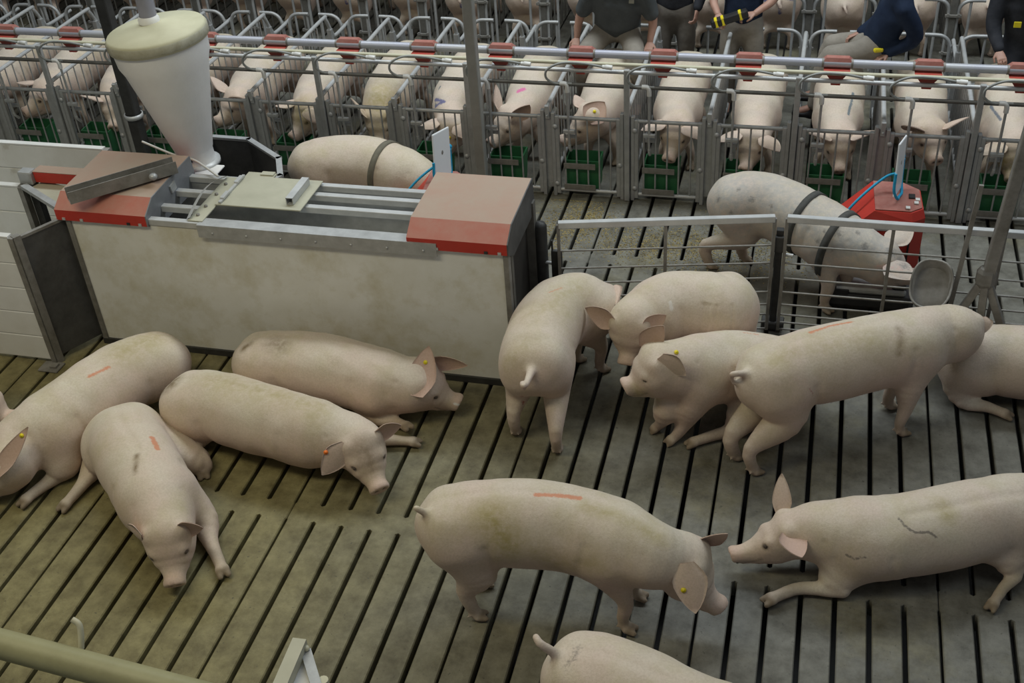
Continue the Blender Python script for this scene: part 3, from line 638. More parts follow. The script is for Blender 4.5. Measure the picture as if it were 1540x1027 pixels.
# ------------------------------------------------------------------ feed spilled on the slats before the stalls
rr = random.Random(3); fl = MB()
for _ in range(9000):
    cxx, cyy, sx_, sy_ = rr.choice(((-1.95, 8.25, .12, .28), (-1.35, 8.12, .30, .14), (-1.0, 8.0, .30, .16), (-.55, 8.1, .35, .2), (-1.72, 8.4, .10, .15), (-.2, 8.3, .4, .25)))
    x, y = rr.gauss(cxx, sx_), min(rr.gauss(cyy, sy_), 8.7)
    fq = (x - SEAM0) / PITCH % 1.0
    if fq < .11 or fq > .89: continue
    a_ = rr.uniform(0, 6.28); r_ = rr.uniform(.004, .011); dx, dy = math.cos(a_) * r_, math.sin(a_) * r_ * .6
    fl.add([(x - dx, y - dy, .001), (x + dy, y - dx * .5, .001), (x + dx, y + dy, .001), (x, y, .006)], [(0, 1, 3), (1, 2, 3), (2, 0, 3), (2, 1, 0)])
o = fl.build('spilled_feed', 'straw'); tag(o, 'pale yellow feed crumbs scattered on the slats before the stalls', 'feed', None, 'stuff')
# ------------------------------------------------------------------ organic surfaces: implicit field on a grid, turned into one mesh
class Field:
    def __init__(s, lo, hi, h):
        s.h = h; s.lo = np.asarray(lo, float); s.n = np.ceil((np.asarray(hi) - s.lo) / h).astype(int) + 1
        s.ax = [(s.lo[i] + h * np.arange(s.n[i])).astype(np.float32) for i in range(3)]
        s.F = np.full(s.n, 1.0, np.float32)
    def sl(s, lo, hi):
        a = np.clip(np.floor((np.asarray(lo) - s.lo) / s.h).astype(int), 0, s.n); b = np.clip(np.ceil((np.asarray(hi) - s.lo) / s.h).astype(int) + 1, 0, s.n)
        return tuple(slice(a[i], b[i]) for i in range(3)), tuple(slice(int(a[i]), int(b[i])) for i in range(3))
    def chain(s, nodes, k=0.03, sub=False):
        # nodes: (pos, a, b_top, b_bottom, up)
        P = [np.asarray(n[0], float) for n in nodes]; rm = [max(n[1], n[2], n[3]) for n in nodes]
        m = 0.03 + k
        lo = np.min([p - r - m for p, r in zip(P, rm)], 0); hi = np.max([p + r + m for p, r in zip(P, rm)], 0)
        cs, _ = s.sl(lo, hi)
        o = [c.start for c in cs]
        G = np.full([c.stop - c.start for c in cs], 1.0, np.float32)
        for i in range(len(nodes) - 1):
            r = max(rm[i], rm[i + 1]) + m
            bl, _ = s.sl(np.minimum(P[i], P[i + 1]) - r, np.maximum(P[i], P[i + 1]) + r)
            if any(b.stop <= b.start for b in bl): continue
            X = s.ax[0][bl[0]][:, None, None]; Y = s.ax[1][bl[1]][None, :, None]; Z = s.ax[2][bl[2]][None, None, :]
            d = P[i + 1] - P[i]; L = max(np.linalg.norm(d), 1e-6); d = d / L
            up = np.asarray(nodes[i][4], float) + np.asarray(nodes[i + 1][4], float); up = unit(up - d * (up @ d)); sd = np.cross(d, up)
            dx, dy, dz = X - P[i][0], Y - P[i][1], Z - P[i][2]
            w = dx * d[0] + dy * d[1] + dz * d[2]; u = dx * sd[0] + dy * sd[1] + dz * sd[2]; v = dx * up[0] + dy * up[1] + dz * up[2]
            t = np.clip(w / L, 0, 1).astype(np.float32); w = w - t * L
            n0, n1 = nodes[i], nodes[i + 1]
            a = n0[1] + (n1[1] - n0[1]) * t; bt = n0[2] + (n1[2] - n0[2]) * t; bb = n0[3] + (n1[3] - n0[3]) * t
            b = np.where(v > 0, bt, bb); c = np.minimum(a, np.minimum(bt, bb))
            q0 = np.sqrt((u / a) ** 2 + (v / b) ** 2 + (w / c) ** 2) + 1e-6
            q1 = np.sqrt((u / a ** 2) ** 2 + (v / b ** 2) ** 2 + (w / c ** 2) ** 2) + 1e-6
            D = (q0 * (q0 - 1) / q1).astype(np.float32)
            g = tuple(slice(bl[j].start - o[j], bl[j].stop - o[j]) for j in range(3))
            g2 = tuple(slice(max(q.start, 0), q.stop) for q in g)
            off = tuple(slice(q2.start - q.start, q2.start - q.start + min(q.stop, G.shape[j]) - q2.start) for j, (q, q2) in enumerate(zip(g, g2)))
            g3 = tuple(slice(q2.start, min(q2.stop, G.shape[j])) for j, q2 in enumerate(g2))
            G[g3] = np.minimum(G[g3], D[off])
        A = s.F[cs]
        if sub:
            A2 = -A; h = np.maximum(k - np.abs(A2 - G), 0) / k; s.F[cs] = -(np.minimum(A2, G) * 0 + np.minimum(A2, np.full_like(G, 9))) if False else np.maximum(A, -G)
        else:
            h = np.maximum(k - np.abs(A - G), 0) / k; s.F[cs] = np.minimum(A, G) - h * h * k * .25
    def ball(s, c, r, k=.02, ex=(1, 0, 0), up=(0, 0, 1), sub=False):
        e = unit(ex) * 1e-3
        s.chain([(np.asarray(c) - e, r[1], r[2], r[2], up), (np.asarray(c) + e, r[1], r[2], r[2], up)], k, sub) if abs(r[0] - min(r[1], r[2])) < 1e-6 else s.chain([(np.asarray(c) - unit(ex) * max(r[0] - min(r[1], r[2]), 1e-3), r[1], r[2], r[2], up), (np.asarray(c) + unit(ex) * max(r[0] - min(r[1], r[2]), 1e-3), r[1], r[2], r[2], up)], k, sub)
    def flat_floor(s, z):
        s.F = np.maximum(s.F, (z - s.ax[2])[None, None, :].astype(np.float32))
    def surface(s, smooth=2):
        F = s.F; neg = F < 0
        c = [neg[i:F.shape[0] - 1 + i, j:F.shape[1] - 1 + j, l:F.shape[2] - 1 + l] for i in (0, 1) for j in (0, 1) for l in (0, 1)]
        cnt = np.zeros(c[0].shape, np.int8)
        for q in c: cnt += q
        act = (cnt > 0) & (cnt < 8)
        ids = np.full(act.shape, -1, np.int64); I = np.argwhere(act); ids[act] = np.arange(len(I))
        acc = np.zeros((len(I), 3)); num = np.zeros(len(I))
        corners = [(i, j, l) for i in (0, 1) for j in (0, 1) for l in (0, 1)]
        for A in corners:
            for d in range(3):
                if A[d]: continue
                B = list(A); B[d] = 1
                fa = F[I[:, 0] + A[0], I[:, 1] + A[1], I[:, 2] + A[2]]; fb = F[I[:, 0] + B[0], I[:, 1] + B[1], I[:, 2] + B[2]]
                m = (fa < 0) != (fb < 0); t = np.where(m, fa / np.where(m, fa - fb, 1), 0)
                p = np.array(A, float)[None] + 0 * acc; p[:, d] = t
                acc[m] += p[m]; num[m] += 1
        V = s.lo + s.h * (I + acc / num[:, None])
        quads = []
        for d in range(3):
            e1, e2 = (d + 1) % 3, (d + 2) % 3
            a = [slice(None)] * 3; b = [slice(None)] * 3; a[d] = slice(0, -1); b[d] = slice(1, None)
            ch = neg[tuple(a)] != neg[tuple(b)]
            J = np.argwhere(ch)
            ok = (J[:, e1] > 0) & (J[:, e2] > 0) & (J[:, e1] < F.shape[e1] - 1) & (J[:, e2] < F.shape[e2] - 1); J = J[ok]
            def cid(o1, o2):
                K = J.copy(); K[:, e1] -= o1; K[:, e2] -= o2; return ids[K[:, 0], K[:, 1], K[:, 2]]
            q = np.stack([cid(1, 1), cid(0, 1), cid(0, 0), cid(1, 0)], 1)
            inside = neg[J[:, 0], J[:, 1], J[:, 2]]
            q[~inside] = q[~inside][:, ::-1]; quads.append(q)
        Q = np.concatenate(quads)
        E = np.concatenate([Q[:, [0, 1]], Q[:, [1, 2]], Q[:, [2, 3]], Q[:, [3, 0]]])
        E = np.concatenate([E, E[:, ::-1]])
        for it in range(smooth):
            S = np.stack([np.bincount(E[:, 0], V[E[:, 1], j], len(V)) for j in range(3)], 1); N_ = np.bincount(E[:, 0], minlength=len(V))[:, None]
            V = V * .45 + .55 * S / np.maximum(N_, 1)
        return V, Q

def spline(pts, m):   # Catmull-Rom through rows of pts, m samples evenly by arc length
    p = [np.asarray(q, float) for q in pts]
    d = np.array(ropepts(p, 10)) if len(p) > 2 else np.array([p[0] + (p[1] - p[0]) * t for t in np.linspace(0, 1, 21)])
    L = np.concatenate([[0], np.cumsum(np.linalg.norm(np.diff(d[:, :3], axis=0), axis=1))])
    u = np.linspace(0, L[-1], m)
    return np.stack([np.interp(u, L, d[:, j]) for j in range(d.shape[1])], 1), L[-1]
def poly_dist(V, pts):
    pts = np.asarray(pts, float); best = np.full(len(V), 9.0)
    if len(pts) == 1: return np.linalg.norm(V - pts[0], axis=1)
    for a, b in zip(pts[:-1], pts[1:]):
        d = b - a; t = np.clip(((V - a) @ d) / (d @ d + 1e-12), 0, 1); best = np.minimum(best, np.linalg.norm(V - a - t[:, None] * d, axis=1))
    return best
# ------------------------------------------------------------------ pig skin
def pig_material():
    m = bpy.data.materials.new('pig_skin'); m.use_nodes = True; nt = m.node_tree; N = nt.nodes; L = nt.links; b = N['Principled BSDF']
    b.inputs['Roughness'].default_value = 0.58; b.inputs['Specular IOR Level'].default_value = 0.3
    tc = N.new('ShaderNodeTexCoord')
    def noise(sc, det=4, rough=.6, vec=None):
        n = N.new('ShaderNodeTexNoise'); n.inputs['Scale'].default_value = sc; n.inputs['Detail'].default_value = det; n.inputs['Roughness'].default_value = rough
        L.new(vec or tc.outputs['Object'], n.inputs['Vector']); return n.outputs['Fac']
    def rng(x, a, b_, c=0, d=1):
        r = N.new('ShaderNodeMapRange'); r.inputs[1].default_value = a; r.inputs[2].default_value = b_; r.inputs[3].default_value = c; r.inputs[4].default_value = d; L.new(x, r.inputs[0]); return r.outputs[0]
    def mix(f, a, b_):
        x = N.new('ShaderNodeMix'); x.data_type = 'RGBA'
        for i, v in ((0, f), (6, a), (7, b_)):
            if hasattr(v, 'links'): L.new(v, x.inputs[i])
            else: x.inputs[i].default_value = v if i == 0 else (*v, 1)
        return x.outputs[2]
    def mul(a, b_):
        x = N.new('ShaderNodeMath'); x.operation = 'MULTIPLY'
        for i, v in ((0, a), (1, b_)):
            if hasattr(v, 'links'): L.new(v, x.inputs[i])
            else: x.inputs[i].default_value = v
        return x.outputs[0]
    def add(a, b_):
        x = N.new('ShaderNodeMath'); x.operation = 'ADD'
        for i, v in ((0, a), (1, b_)):
            if hasattr(v, 'links'): L.new(v, x.inputs[i])
            else: x.inputs[i].default_value = v
        return x.outputs[0]
    at = N.new('ShaderNodeAttribute'); at.attribute_name = 'tint'
    sep = N.new('ShaderNodeSeparateColor'); L.new(at.outputs['Color'], sep.inputs[0])
    mk = N.new('ShaderNodeAttribute'); mk.attribute_name = 'mark'
    col = mix(rng(noise(2.2), .35, .68), (0.63, 0.565, 0.46), (0.63, 0.505, 0.425))
    col = mix(rng(noise(3.6, 9, .70), .46, .72, 0, .72), col, (0.49, 0.43, 0.255))
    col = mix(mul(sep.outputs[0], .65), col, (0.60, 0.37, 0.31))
    col = mix(rng(noise(85, 4, .7), .40, .66, 0, .30), col, (0.36, 0.29, 0.20))
    col = mix(mul(sep.outputs[1], .9), col, (0.20, 0.15, 0.095))
    col = mix(mul(at.outputs['Alpha'], .6), col, (0.40, 0.20, 0.15))
    col = mix(sep.outputs[2], col, (0.045, 0.028, 0.022))
    f = add(mk.outputs['Alpha'], rng(noise(60, 4, .7), .3, .7, -.22, .22))
    stn = N.new('ShaderNodeAttribute'); stn.attribute_name = 'stain'
    col = mix(mul(rng(stn.outputs['Alpha'], .0, .8), rng(noise(24, 8, .7), .30, .60, .25, .95)), col, stn.outputs['Color'])
    col = mix(rng(f, .34, .66, 0, .80), col, mk.outputs['Color'])
    L.new(col, b.inputs['Base Color'])
    mp = N.new('ShaderNodeMapping'); mp.inputs['Scale'].default_value = (1, 1, 1); L.new(tc.outputs['Object'], mp.inputs['Vector'])
    bp = N.new('ShaderNodeBump'); bp.inputs['Strength'].default_value = .35; bp.inputs['Distance'].default_value = .006
    L.new(add(noise(28, 6, .65), mul(noise(220, 3, .6), .6)), bp.inputs['Height']); L.new(bp.outputs[0], b.inputs['Normal'])
    b.inputs['Sheen Weight'].default_value = .12; b.inputs['Sheen Roughness'].default_value = .5
    return m
M['pig'] = pig_material()
TR_T = [0.0, .035, .09, .17, .30, .45, .62, .78, .90, 1.0]
TR_A = [.085, .145, .185, .212, .228, .232, .222, .205, .178, .155]
TR_U = [.090, .150, .195, .222, .235, .236, .232, .225, .205, .175]
TR_D = [.100, .165, .205, .222, .240, .255, .250, .240, .210, .175]

def ear_mesh(base, tip, face, width=.155, cup=.35, curl=.0, n=8, m=9, th=.005):
    base = np.asarray(base, float); tip = np.asarray(tip, float); d = tip - base; L = np.linalg.norm(d); d = d / L
    face = unit(np.asarray(face, float) - d * (np.asarray(face, float) @ d)); sd = np.cross(d, face)
    V = []; fr = []
    for i in range(m + 1):
        u = i / m
        w = width * (.46 + .62 * math.sin(min(1, u / .42) * math.pi / 2) - .08) * (max(0, 1 - max(0, (u - .28) / .72) ** 1.7)) ** .8 if u > 0 else width * .40
        w = max(w, .006)
        for j in range(n + 1):
            s_ = j / n * 2 - 1; ang = s_ * cup * (1.9 - 1.3 * u)
            r = w / 2 / max(math.sin(cup * (1.9 - 1.3 * u)), .05)
            x = r * math.sin(ang); z = r * (1 - math.cos(ang))
            V.append(base + d * (L * u) + sd * x + face * (z - .25 * w * .3 + curl * L * u * u))
            fr.append(u)
    V = np.array(V); nn = n + 1
    Vb = V - face * th
    Q = []
    for i in range(m):
        for j in range(n):
            Q.append((i * nn + j, i * nn + j + 1, (i + 1) * nn + j + 1, (i + 1) * nn + j))
    o = len(V); Qb = [tuple(o + q for q in reversed(f)) for f in Q]
    rim = [i * nn for i in range(m + 1)] + [m * nn + j for j in range(1, nn)] + [i * nn + n for i in range(m - 1, -1, -1)]
    S = [(rim[i + 1], rim[i], o + rim[i], o + rim[i + 1]) for i in range(len(rim) - 1)]
    inner = np.concatenate([np.ones(len(V)), np.zeros(len(Vb))])
    return np.concatenate([V, Vb]), Q + Qb + S, inner

PIGLOG = []
def build_pig(label, trunk, head, legs, name='pig', g=1.0, roll=0.0, ears=None, tail=None, marks=(), tags=(), res=.0105, flat=None, hup=None, mouth=True, group=None, hs=1.28, noise=.006, wrinkles=(), belly=1.0, info=None, flatten=1.0, cat='pig'):
    """trunk: world points of the body axis from rump to neck base; head: (skull centre, snout tip); legs: list of dicts."""
    tp, TL = spline(trunk, 24); T = np.linspace(0, 1, 24)
    A = np.interp(T, TR_T, TR_A) * g; U = np.interp(T, TR_T, TR_U) * g; D = np.interp(T, TR_T, TR_D) * g * belly
    A = A / flatten ** .5; U = U * flatten; D = D * flatten
    tang = np.gradient(tp, axis=0); tang /= np.linalg.norm(tang, axis=1)[:, None]
    ups = []
    for i in range(24):
        t = tang[i]; z = unit(np.array([0, 0, 1.0]) - t * t[2]); s_ = np.cross(t, z)
        rr = roll if not hasattr(roll, '__len__') else np.interp(T[i], [0, 1], roll)
        ups.append(z * math.cos(rr) + s_ * math.sin(rr))
    ups = np.array(ups); sides = np.cross(ups, tang)   # left side of the animal
    sk, sn = np.asarray(head[0], float), np.asarray(head[1], float)
    hd = unit(sn - sk); HL = np.linalg.norm(sn - sk)
    hu = np.asarray(hup if hup is not None else (0, 0, 1), float); hu = unit(hu - hd * (hu @ hd)); hl = np.cross(hu, hd)   # hl = left of head
    allp = [tp, np.array([sk, sn])]
    chains = []
    chains.append(([(tp[i], A[i], U[i], D[i], ups[i]) for i in range(24)], .03))
    nb = tp[21]; 
    q0 = tp[-1] + tang[-1] * .02; nk, _ = spline([tp[20], tp[-1], sk - hd * .03], 8)
    chains.append(([(nk[i], np.interp(i, [0, 7], [A[20] * .97, .118 * hs]), np.interp(i, [0, 7], [U[20] * .97, .115 * hs]), np.interp(i, [0, 7], [D[20] * .92, .135 * hs]), ups[-1] * (1 - i / 7) + hu * (i / 7)) for i in range(8)], .06))
    def H(f, dv=0.0, dl=0.0): return sk + hd * (f * HL) + hu * dv * hs + hl * dl * hs
    prof = [(-.22, .00, .090, .085, .10), (0., .0, .112, .098, .125), (.22, -.005, .108, .085, .125), (.42, -.018, .088, .066, .105), (.60, -.026, .064, .052, .082), (.78, -.024, .050, .043, .060), (.93, -.016, .0475, .041, .047), (1.0, -.012, .051, .046, .046)]
    chains.append(([(H(f, dv), a * hs, bt * hs, bb * hs, hu) for f, dv, a, bt, bb in prof[:-1]] + [(H(.955, -.014), .0475 * hs, .042 * hs, .046 * hs, hu)], .03))
    chains.append(([(H(.0, -.07), .085 * hs, .075 * hs, .075 * hs, hu), (H(.28, -.085), .078 * hs, .06 * hs, .065 * hs, hu), (H(.55, -.075), .050 * hs, .03 * hs, .035 * hs, hu)], .05))   # jowl
    chains.append(([(H(.62, -.078), .036 * hs, .02 * hs, .022 * hs, hu), (H(.86, -.070), .026 * hs, .018 * hs, .018 * hs, hu)], .025))  # lower jaw
    hoofpts = []; legdark = []
    for lg in legs:
        fr = lg.get('front', False); sd = lg.get('side', 1)
        ti = lg.get('at', .84 if fr else .13); i = int(round(ti * 23))
        lat = lg.get('lat', .58); vv = lg.get('v', -.25)
        anchor = tp[i] + sides[i] * (sd * A[i] * lat) + ups[i] * ((D[i] if vv < 0 else U[i]) * vv)
        pts = [np.asarray(p, float) for p in lg['pts']]
        sc = g * lg.get('s', 1.0)
        if lg.get('stand'):
            F_ = pts[0]; fwd = unit(np.array([tang[i][0], tang[i][1], 0])); fw2 = unit(lg.get('dir', fwd)); z = np.array([0, 0, 1.0])
            if fr:
                el = anchor * .5 + F_ * .5 - fwd * .015; el[2] = .40 * g
                kn = F_ + z * .235 * g + fwd * .012 + (anchor - F_) * np.array([.08, .08, 0]); ft = F_ + z * .085 - fw2 * .012
                pts = [el, kn, ft, F_ + z * .03 + fw2 * .015]
            else:
                stf = anchor + fwd * .06 * g - z * .19 * g; stf = stf * .85 + np.array([F_[0], F_[1], stf[2]]) * .15
                hk = F_ + z * .225 * g - fwd * .035 + (anchor - F_) * np.array([.06, .06, 0]); ft = F_ + z * .085 - fw2 * .012
                pts = [stf, hk, ft, F_ + z * .03 + fw2 * .015]
        if fr: rad = [(.105, .135), (.085, .105), (.048, .053), (.033, .036), (.030, .033)]
        else: rad = [(.115, .165), (.092, .125), (.043, .056), (.033, .037), (.030, .033)]
        n = len(pts) + 1
        if n != 5:
            xs = np.linspace(0, 4, n); rad = [(float(np.interp(x, range(5), [r[0] for r in rad])), float(np.interp(x, range(5), [r[1] for r in rad]))) for x in xs]
        P = [anchor] + pts
        sp_, LL = spline([np.concatenate([p, r]) for p, r in zip(P, rad)], 14)
        allp.append(sp_[:, :3])
        up_ref = -tang[i] if not lg.get('stand') else tang[i]
        nodes = []
        for r_ in sp_:
            nodes.append((r_[:3], r_[3] * sc, r_[4] * sc, r_[4] * sc, tang[i] + 1e-3 * ups[i]))
        chains.append((nodes, lg.get('k', .05)))
        # hoof with two toes and two dew claws
        e = P[-1]; dr = unit(lg.get('dir', P[-1] - P[-2]) if not lg.get('stand') else fw2)
        hz = np.array([0, 0, 1.0]) if lg.get('stand') else unit(lg.get('hup', (0, 0, 1)))
        hz = unit(hz - dr * (dr @ hz)); hs_ = np.cross(hz, dr)
        for s_ in (-1, 1):
            a0 = e + hs_ * s_ * .019 * sc - dr * .005; a1 = e + hs_ * s_ * .023 * sc + dr * .045 * sc - hz * .010 * sc
            chains.append(([(a0, .022 * sc, .022 * sc, .022 * sc, hz), (a1, .018 * sc, .015 * sc, .017 * sc, hz)], .010))
            hoofpts.append(e + dr * .035 * sc + hs_ * s_ * .02)
            dw = P[-2] * .35 + e * .65 - dr * .012; chains.append(([(dw + hs_ * s_ * .020 - dr * .018, .011, .011, .011, hz), (dw + hs_ * s_ * .022 - dr * .034 - hz * .008, .008, .008, .008, hz)], .01))
        allp.append(np.array([e + dr * .1])); legdark.append((P[-2], P[-1]))
    if tail is not None:
        tl = [np.asarray(p, float) for p in tail]; tsp, _ = spline([tp[1] + ups[1] * U[1] * .4] + tl, 10)
        chains.append(([(tsp[i], *(3 * (np.interp(i, [0, 3, 9], [.040, .027, .019]),)), ups[0]) for i in range(10)], .03)); allp.append(tsp)
    # hip and shoulder masses
    for i_, sc_, vv in ((3, 1.0, -.02), (18, .98, -.05)):
        for s_ in (-1, 1):
            c = tp[i_] + sides[i_] * s_ * A[i_] * .42 + ups[i_] * U[i_] * vv
            chains.append(([(c - tang[i_] * .07 * g, .125 * g * sc_, .17 * g * flatten, .19 * g * flatten, ups[i_]), (c + tang[i_] * .06 * g, .125 * g * sc_, .165 * g * flatten, .19 * g * flatten, ups[i_])], .06))
    AP = np.concatenate(allp); lo, hi = AP.min(0) - .32 * g, AP.max(0) + .32 * g
    if flat is not None: lo[2] = flat - .02
    lo[2] = max(lo[2], -.02)
    f = Field(lo, hi, res)
    for nodes, k in chains: f.chain(nodes, k)
    # brow / eye sockets, nostrils, mouth
    for s_ in (-1, 1):
        f.ball(H(.34, .036, s_ * .064), (.024, .022, .020), .03, hd, hu)
        f.ball(H(.40, .026, s_ * .079), (.012, .012, .012), .004, hd, hu, True)
        bs_ = H(-.02, .068, s_ * .072); f.ball(bs_, (.030, .030, .030), .05, hd, hu)
    # snout disc
    tipc = H(.965, -.012)
    f.chain([(tipc - hd * .004, .052 * hs, .046 * hs, .044 * hs, hu), (tipc + hd * .006, .050 * hs, .044 * hs, .042 * hs, hu)], .006)
    F0 = (np.array(H(1.0, -.012)))
    # cut the snout flat
    blo, bhi = F0 - .11, F0 + .11
    cs, _ = f.sl(blo, bhi)
    X = f.ax[0][cs[0]][:, None, None] - F0[0]; Y = f.ax[1][cs[1]][None, :, None] - F0[1]; Z = f.ax[2][cs[2]][None, None, :] - F0[2]
    pn = X * hd[0] + Y * hd[1] + Z * hd[2]
    pr = np.sqrt(np.maximum(X ** 2 + Y ** 2 + Z ** 2 - pn ** 2, 0))
    f.F[cs] = np.where(pr < .095, np.maximum(f.F[cs], (pn - .004).astype(np.float32)), f.F[cs])
    for s_ in (-1, 1): f.ball(H(1.0, -.008, s_ * .019) + hd * .004, (.015, .014, .017), .004, hd, hu, True)
    f.flat_floor(0.004 if flat is None else flat)
    V, Q = f.surface(2)
    nv = len(V)
    Nv = np.zeros_like(V); fn = np.cross(V[Q[:, 2]] - V[Q[:, 0]], V[Q[:, 3]] - V[Q[:, 1]])
    for j in range(4):
        for c_ in range(3): Nv[:, c_] += np.bincount(Q[:, j], fn[:, c_], nv)
    Nv /= np.linalg.norm(Nv, axis=1)[:, None] + 1e-9
    def surf(t, ang, s_=1):
        x = t * 23; i = min(int(x), 22); fr = x - i; ca, sa = math.cos(math.radians(ang)), math.sin(math.radians(ang))
        def P_(i): return tp[i] + sides[i] * (s_ * A[i] * ca) + ups[i] * ((U[i] if sa > 0 else D[i]) * sa)
        return P_(i) * (1 - fr) + P_(i + 1) * fr
    rng_ = np.random.RandomState(abs(hash(label)) % 9999 if False else sum(map(ord, label)) % 9999)
    dsp_ = np.zeros(nv)
    for q_ in range(14):
        kx = rng_.normal(size=3) * rng_.choice([7, 13, 22]); dsp_ += np.sin(V @ kx + rng_.uniform(0, 6.28)) * (8 / (np.linalg.norm(kx) + 6))
    dsp_ *= noise / max(dsp_.std(), 1e-6) * .5
    cre = []
    for s_ in (-1, 1):
        cre.append(([surf(.30, -75, s_), surf(.285, -45, s_), surf(.27, -20, s_), surf(.245, 5, s_)], .008, .030))
        cre.append(([surf(.70, -70, s_), surf(.715, -35, s_), surf(.735, 0, s_), surf(.74, 25, s_)], .008, .024))
        cre.append(([surf(.955, -70, s_), surf(.965, -20, s_), surf(.97, 40, s_)], .009, .018))
        cre.append(([surf(.90, -80, s_), surf(.915, -30, s_), surf(.925, 15, s_)], .006, .018))
        cre.append(([surf(.14, -60, s_), surf(.10, -25, s_), surf(.075, 10, s_)], .006, .025))
    cre.append(([surf(t_, 90) for t_ in (.08, .2, .35, .5, .65)], .006, .028))
    for (tt_, a0_, a1_, s_) in wrinkles: cre.append(([surf(tt_, a_, s_) for a_ in np.linspace(a0_, a1_, 6)], .006, .009))
    for pl_, dep, wd in cre: dsp_ -= dep * np.exp(-(poly_dist(V, pl_) / wd) ** 2)
    gz = np.clip((V[:, 2] - .03) / .05, 0, 1)
    hdm = np.clip((np.linalg.norm(V - H(.6), axis=1) - .18) / .15, .15, 1)
    V = V + Nv * (dsp_ * gz * hdm)[:, None]
    tint = np.zeros((nv, 4)); mark = np.zeros((nv, 4))
    snd = np.linalg.norm(V - H(1.0, -.012), axis=1); tint[:, 0] = np.maximum(tint[:, 0], np.clip(1.35 - snd / .085, 0, 1))
    if len(hoofpts):
        for hp_ in hoofpts: tint[:, 1] = np.maximum(tint[:, 1], np.clip(1.6 - np.linalg.norm(V - hp_, axis=1) / .040, 0, 1))
        for (pa, pb) in legdark:
            dd = poly_dist(V, [pa, pb]); tint[:, 1] = np.maximum(tint[:, 1], .35 * np.clip(1.6 - dd / .06, 0, 1))
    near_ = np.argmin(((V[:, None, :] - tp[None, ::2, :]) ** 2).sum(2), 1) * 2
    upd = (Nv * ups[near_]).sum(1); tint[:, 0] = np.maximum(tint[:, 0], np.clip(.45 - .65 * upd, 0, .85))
    tint[:, 0] = np.maximum(tint[:, 0], .35 * np.clip(1.4 - np.linalg.norm(V - H(.25, .0), axis=1) / .16, 0, 1))
    for s_ in (-1, 1):
        tint[:, 2] = np.maximum(tint[:, 2], np.clip(1.5 - np.linalg.norm(V - (H(1.0, -.008, s_ * .019)), axis=1) / .013, 0, 1))
        tint[:, 2] = np.maximum(tint[:, 2], (.75 * np.clip(1.5 - np.linalg.norm(V - (H(.40, .026, s_ * .072)), axis=1) / .018, 0, 1)))
        if mouth:
            ml = [H(.96, -.058, s_ * .022), H(.86, -.066, s_ * .042), H(.70, -.062, s_ * .056), H(.55, -.050, s_ * .075)]
            tint[:, 2] = np.maximum(tint[:, 2], .50 * np.clip(1.4 - poly_dist(V, ml) / .010, 0, 1))
    VV = [V]; QQ = [tuple(map(int, q)) for q in Q]; TT = [tint]; EE = nv
    # ears
    if ears is None: ears = [dict(), dict()]
    for s_, e in zip((1, -1), ears):
        if e is None: continue
        bs = H(e.get('f', -.02), e.get('bv', .075), s_ * e.get('bl', .088))
        tip = np.asarray(e['tip'], float) if 'tip' in e else bs + (hd * e.get('fw', .10) + hl * s_ * e.get('out', .13) + hu * e.get('up', .06)) * hs
        face = np.asarray(e['face'], float) if 'face' in e else unit(hd * .8 + hl * s_ * .6 - hu * .25)
        ev, eq, inn = ear_mesh(bs - unit(tip - bs) * .025, tip, face, e.get('w', .15) * 1.38, e.get('cup', .42), e.get('curl', .0))
        tt = np.zeros((len(ev), 4)); tt[:, 0] = .45; tt[:, 3] = inn * .65
        QQ += [tuple(int(EE + q) for q in ff) for ff in eq]; VV.append(ev); TT.append(tt); EE += len(ev)
    # eyes
    for s_ in (-1, 1):
        eb = MB().ellipsoid(H(.40, .029, s_ * .0725), (.0135 * hs,) * 3, 10, 7); ev = np.array(eb.v)
        tt = np.zeros((len(ev), 4)); tt[:, 2] = .9
        QQ += [tuple(EE + q for q in ff) for ff in eb.f]; VV.append(ev); TT.append(tt); EE += len(ev)
    V = np.concatenate(VV); tint = np.concatenate(TT); mark = np.zeros((len(V), 4)); stain = np.zeros((len(V), 4))
    bvh = BVHTree.FromPolygons([tuple(p) for p in V], QQ)
    def hit(px, py):
        d = unit(ray(px, py)); r_ = bvh.ray_cast(Vector(CAM), Vector(d))
        return (None, None) if r_[0] is None else (np.array(r_[0]), np.array(r_[1]))
    for mk in marks:
        pts = mk.get('pts') or [h for h in (hit(*p)[0] for p in mk['px']) if h is not None]
        if not pts: continue
        al = np.clip(1.0 - poly_dist(V, pts) / (2 * mk.get('w', .014)), 0, 1) * mk.get('s', 1.0)
        tgt_ = stain if mk['c'] in (BROWN, GREEN, ASH) else mark
        m_ = al > tgt_[:, 3]; tgt_[m_, :3] = mk['c']; tgt_[m_, 3] = al[m_]
    mdp = mark[:, 3] == 0; mark[mdp, :3] = .3; mdp = stain[:, 3] == 0; stain[mdp, :3] = BROWN
    base = np.array([tp[:, 0].mean(), tp[:, 1].mean(), 0.0])
    me = bpy.data.meshes.new(name); W = V - base
    me.from_pydata(W.tolist(), [], QQ)
    me.polygons.foreach_set('use_smooth', [True] * len(me.polygons))
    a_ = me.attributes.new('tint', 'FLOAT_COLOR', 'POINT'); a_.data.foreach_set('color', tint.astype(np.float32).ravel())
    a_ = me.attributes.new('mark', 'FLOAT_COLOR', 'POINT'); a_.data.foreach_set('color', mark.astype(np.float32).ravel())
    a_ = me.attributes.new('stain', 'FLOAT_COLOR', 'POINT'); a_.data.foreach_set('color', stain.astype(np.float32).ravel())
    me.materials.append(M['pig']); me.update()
    o = bpy.data.objects.new(name, me); COL.objects.link(o); o.location = base.tolist(); tag(o, label, cat, group)
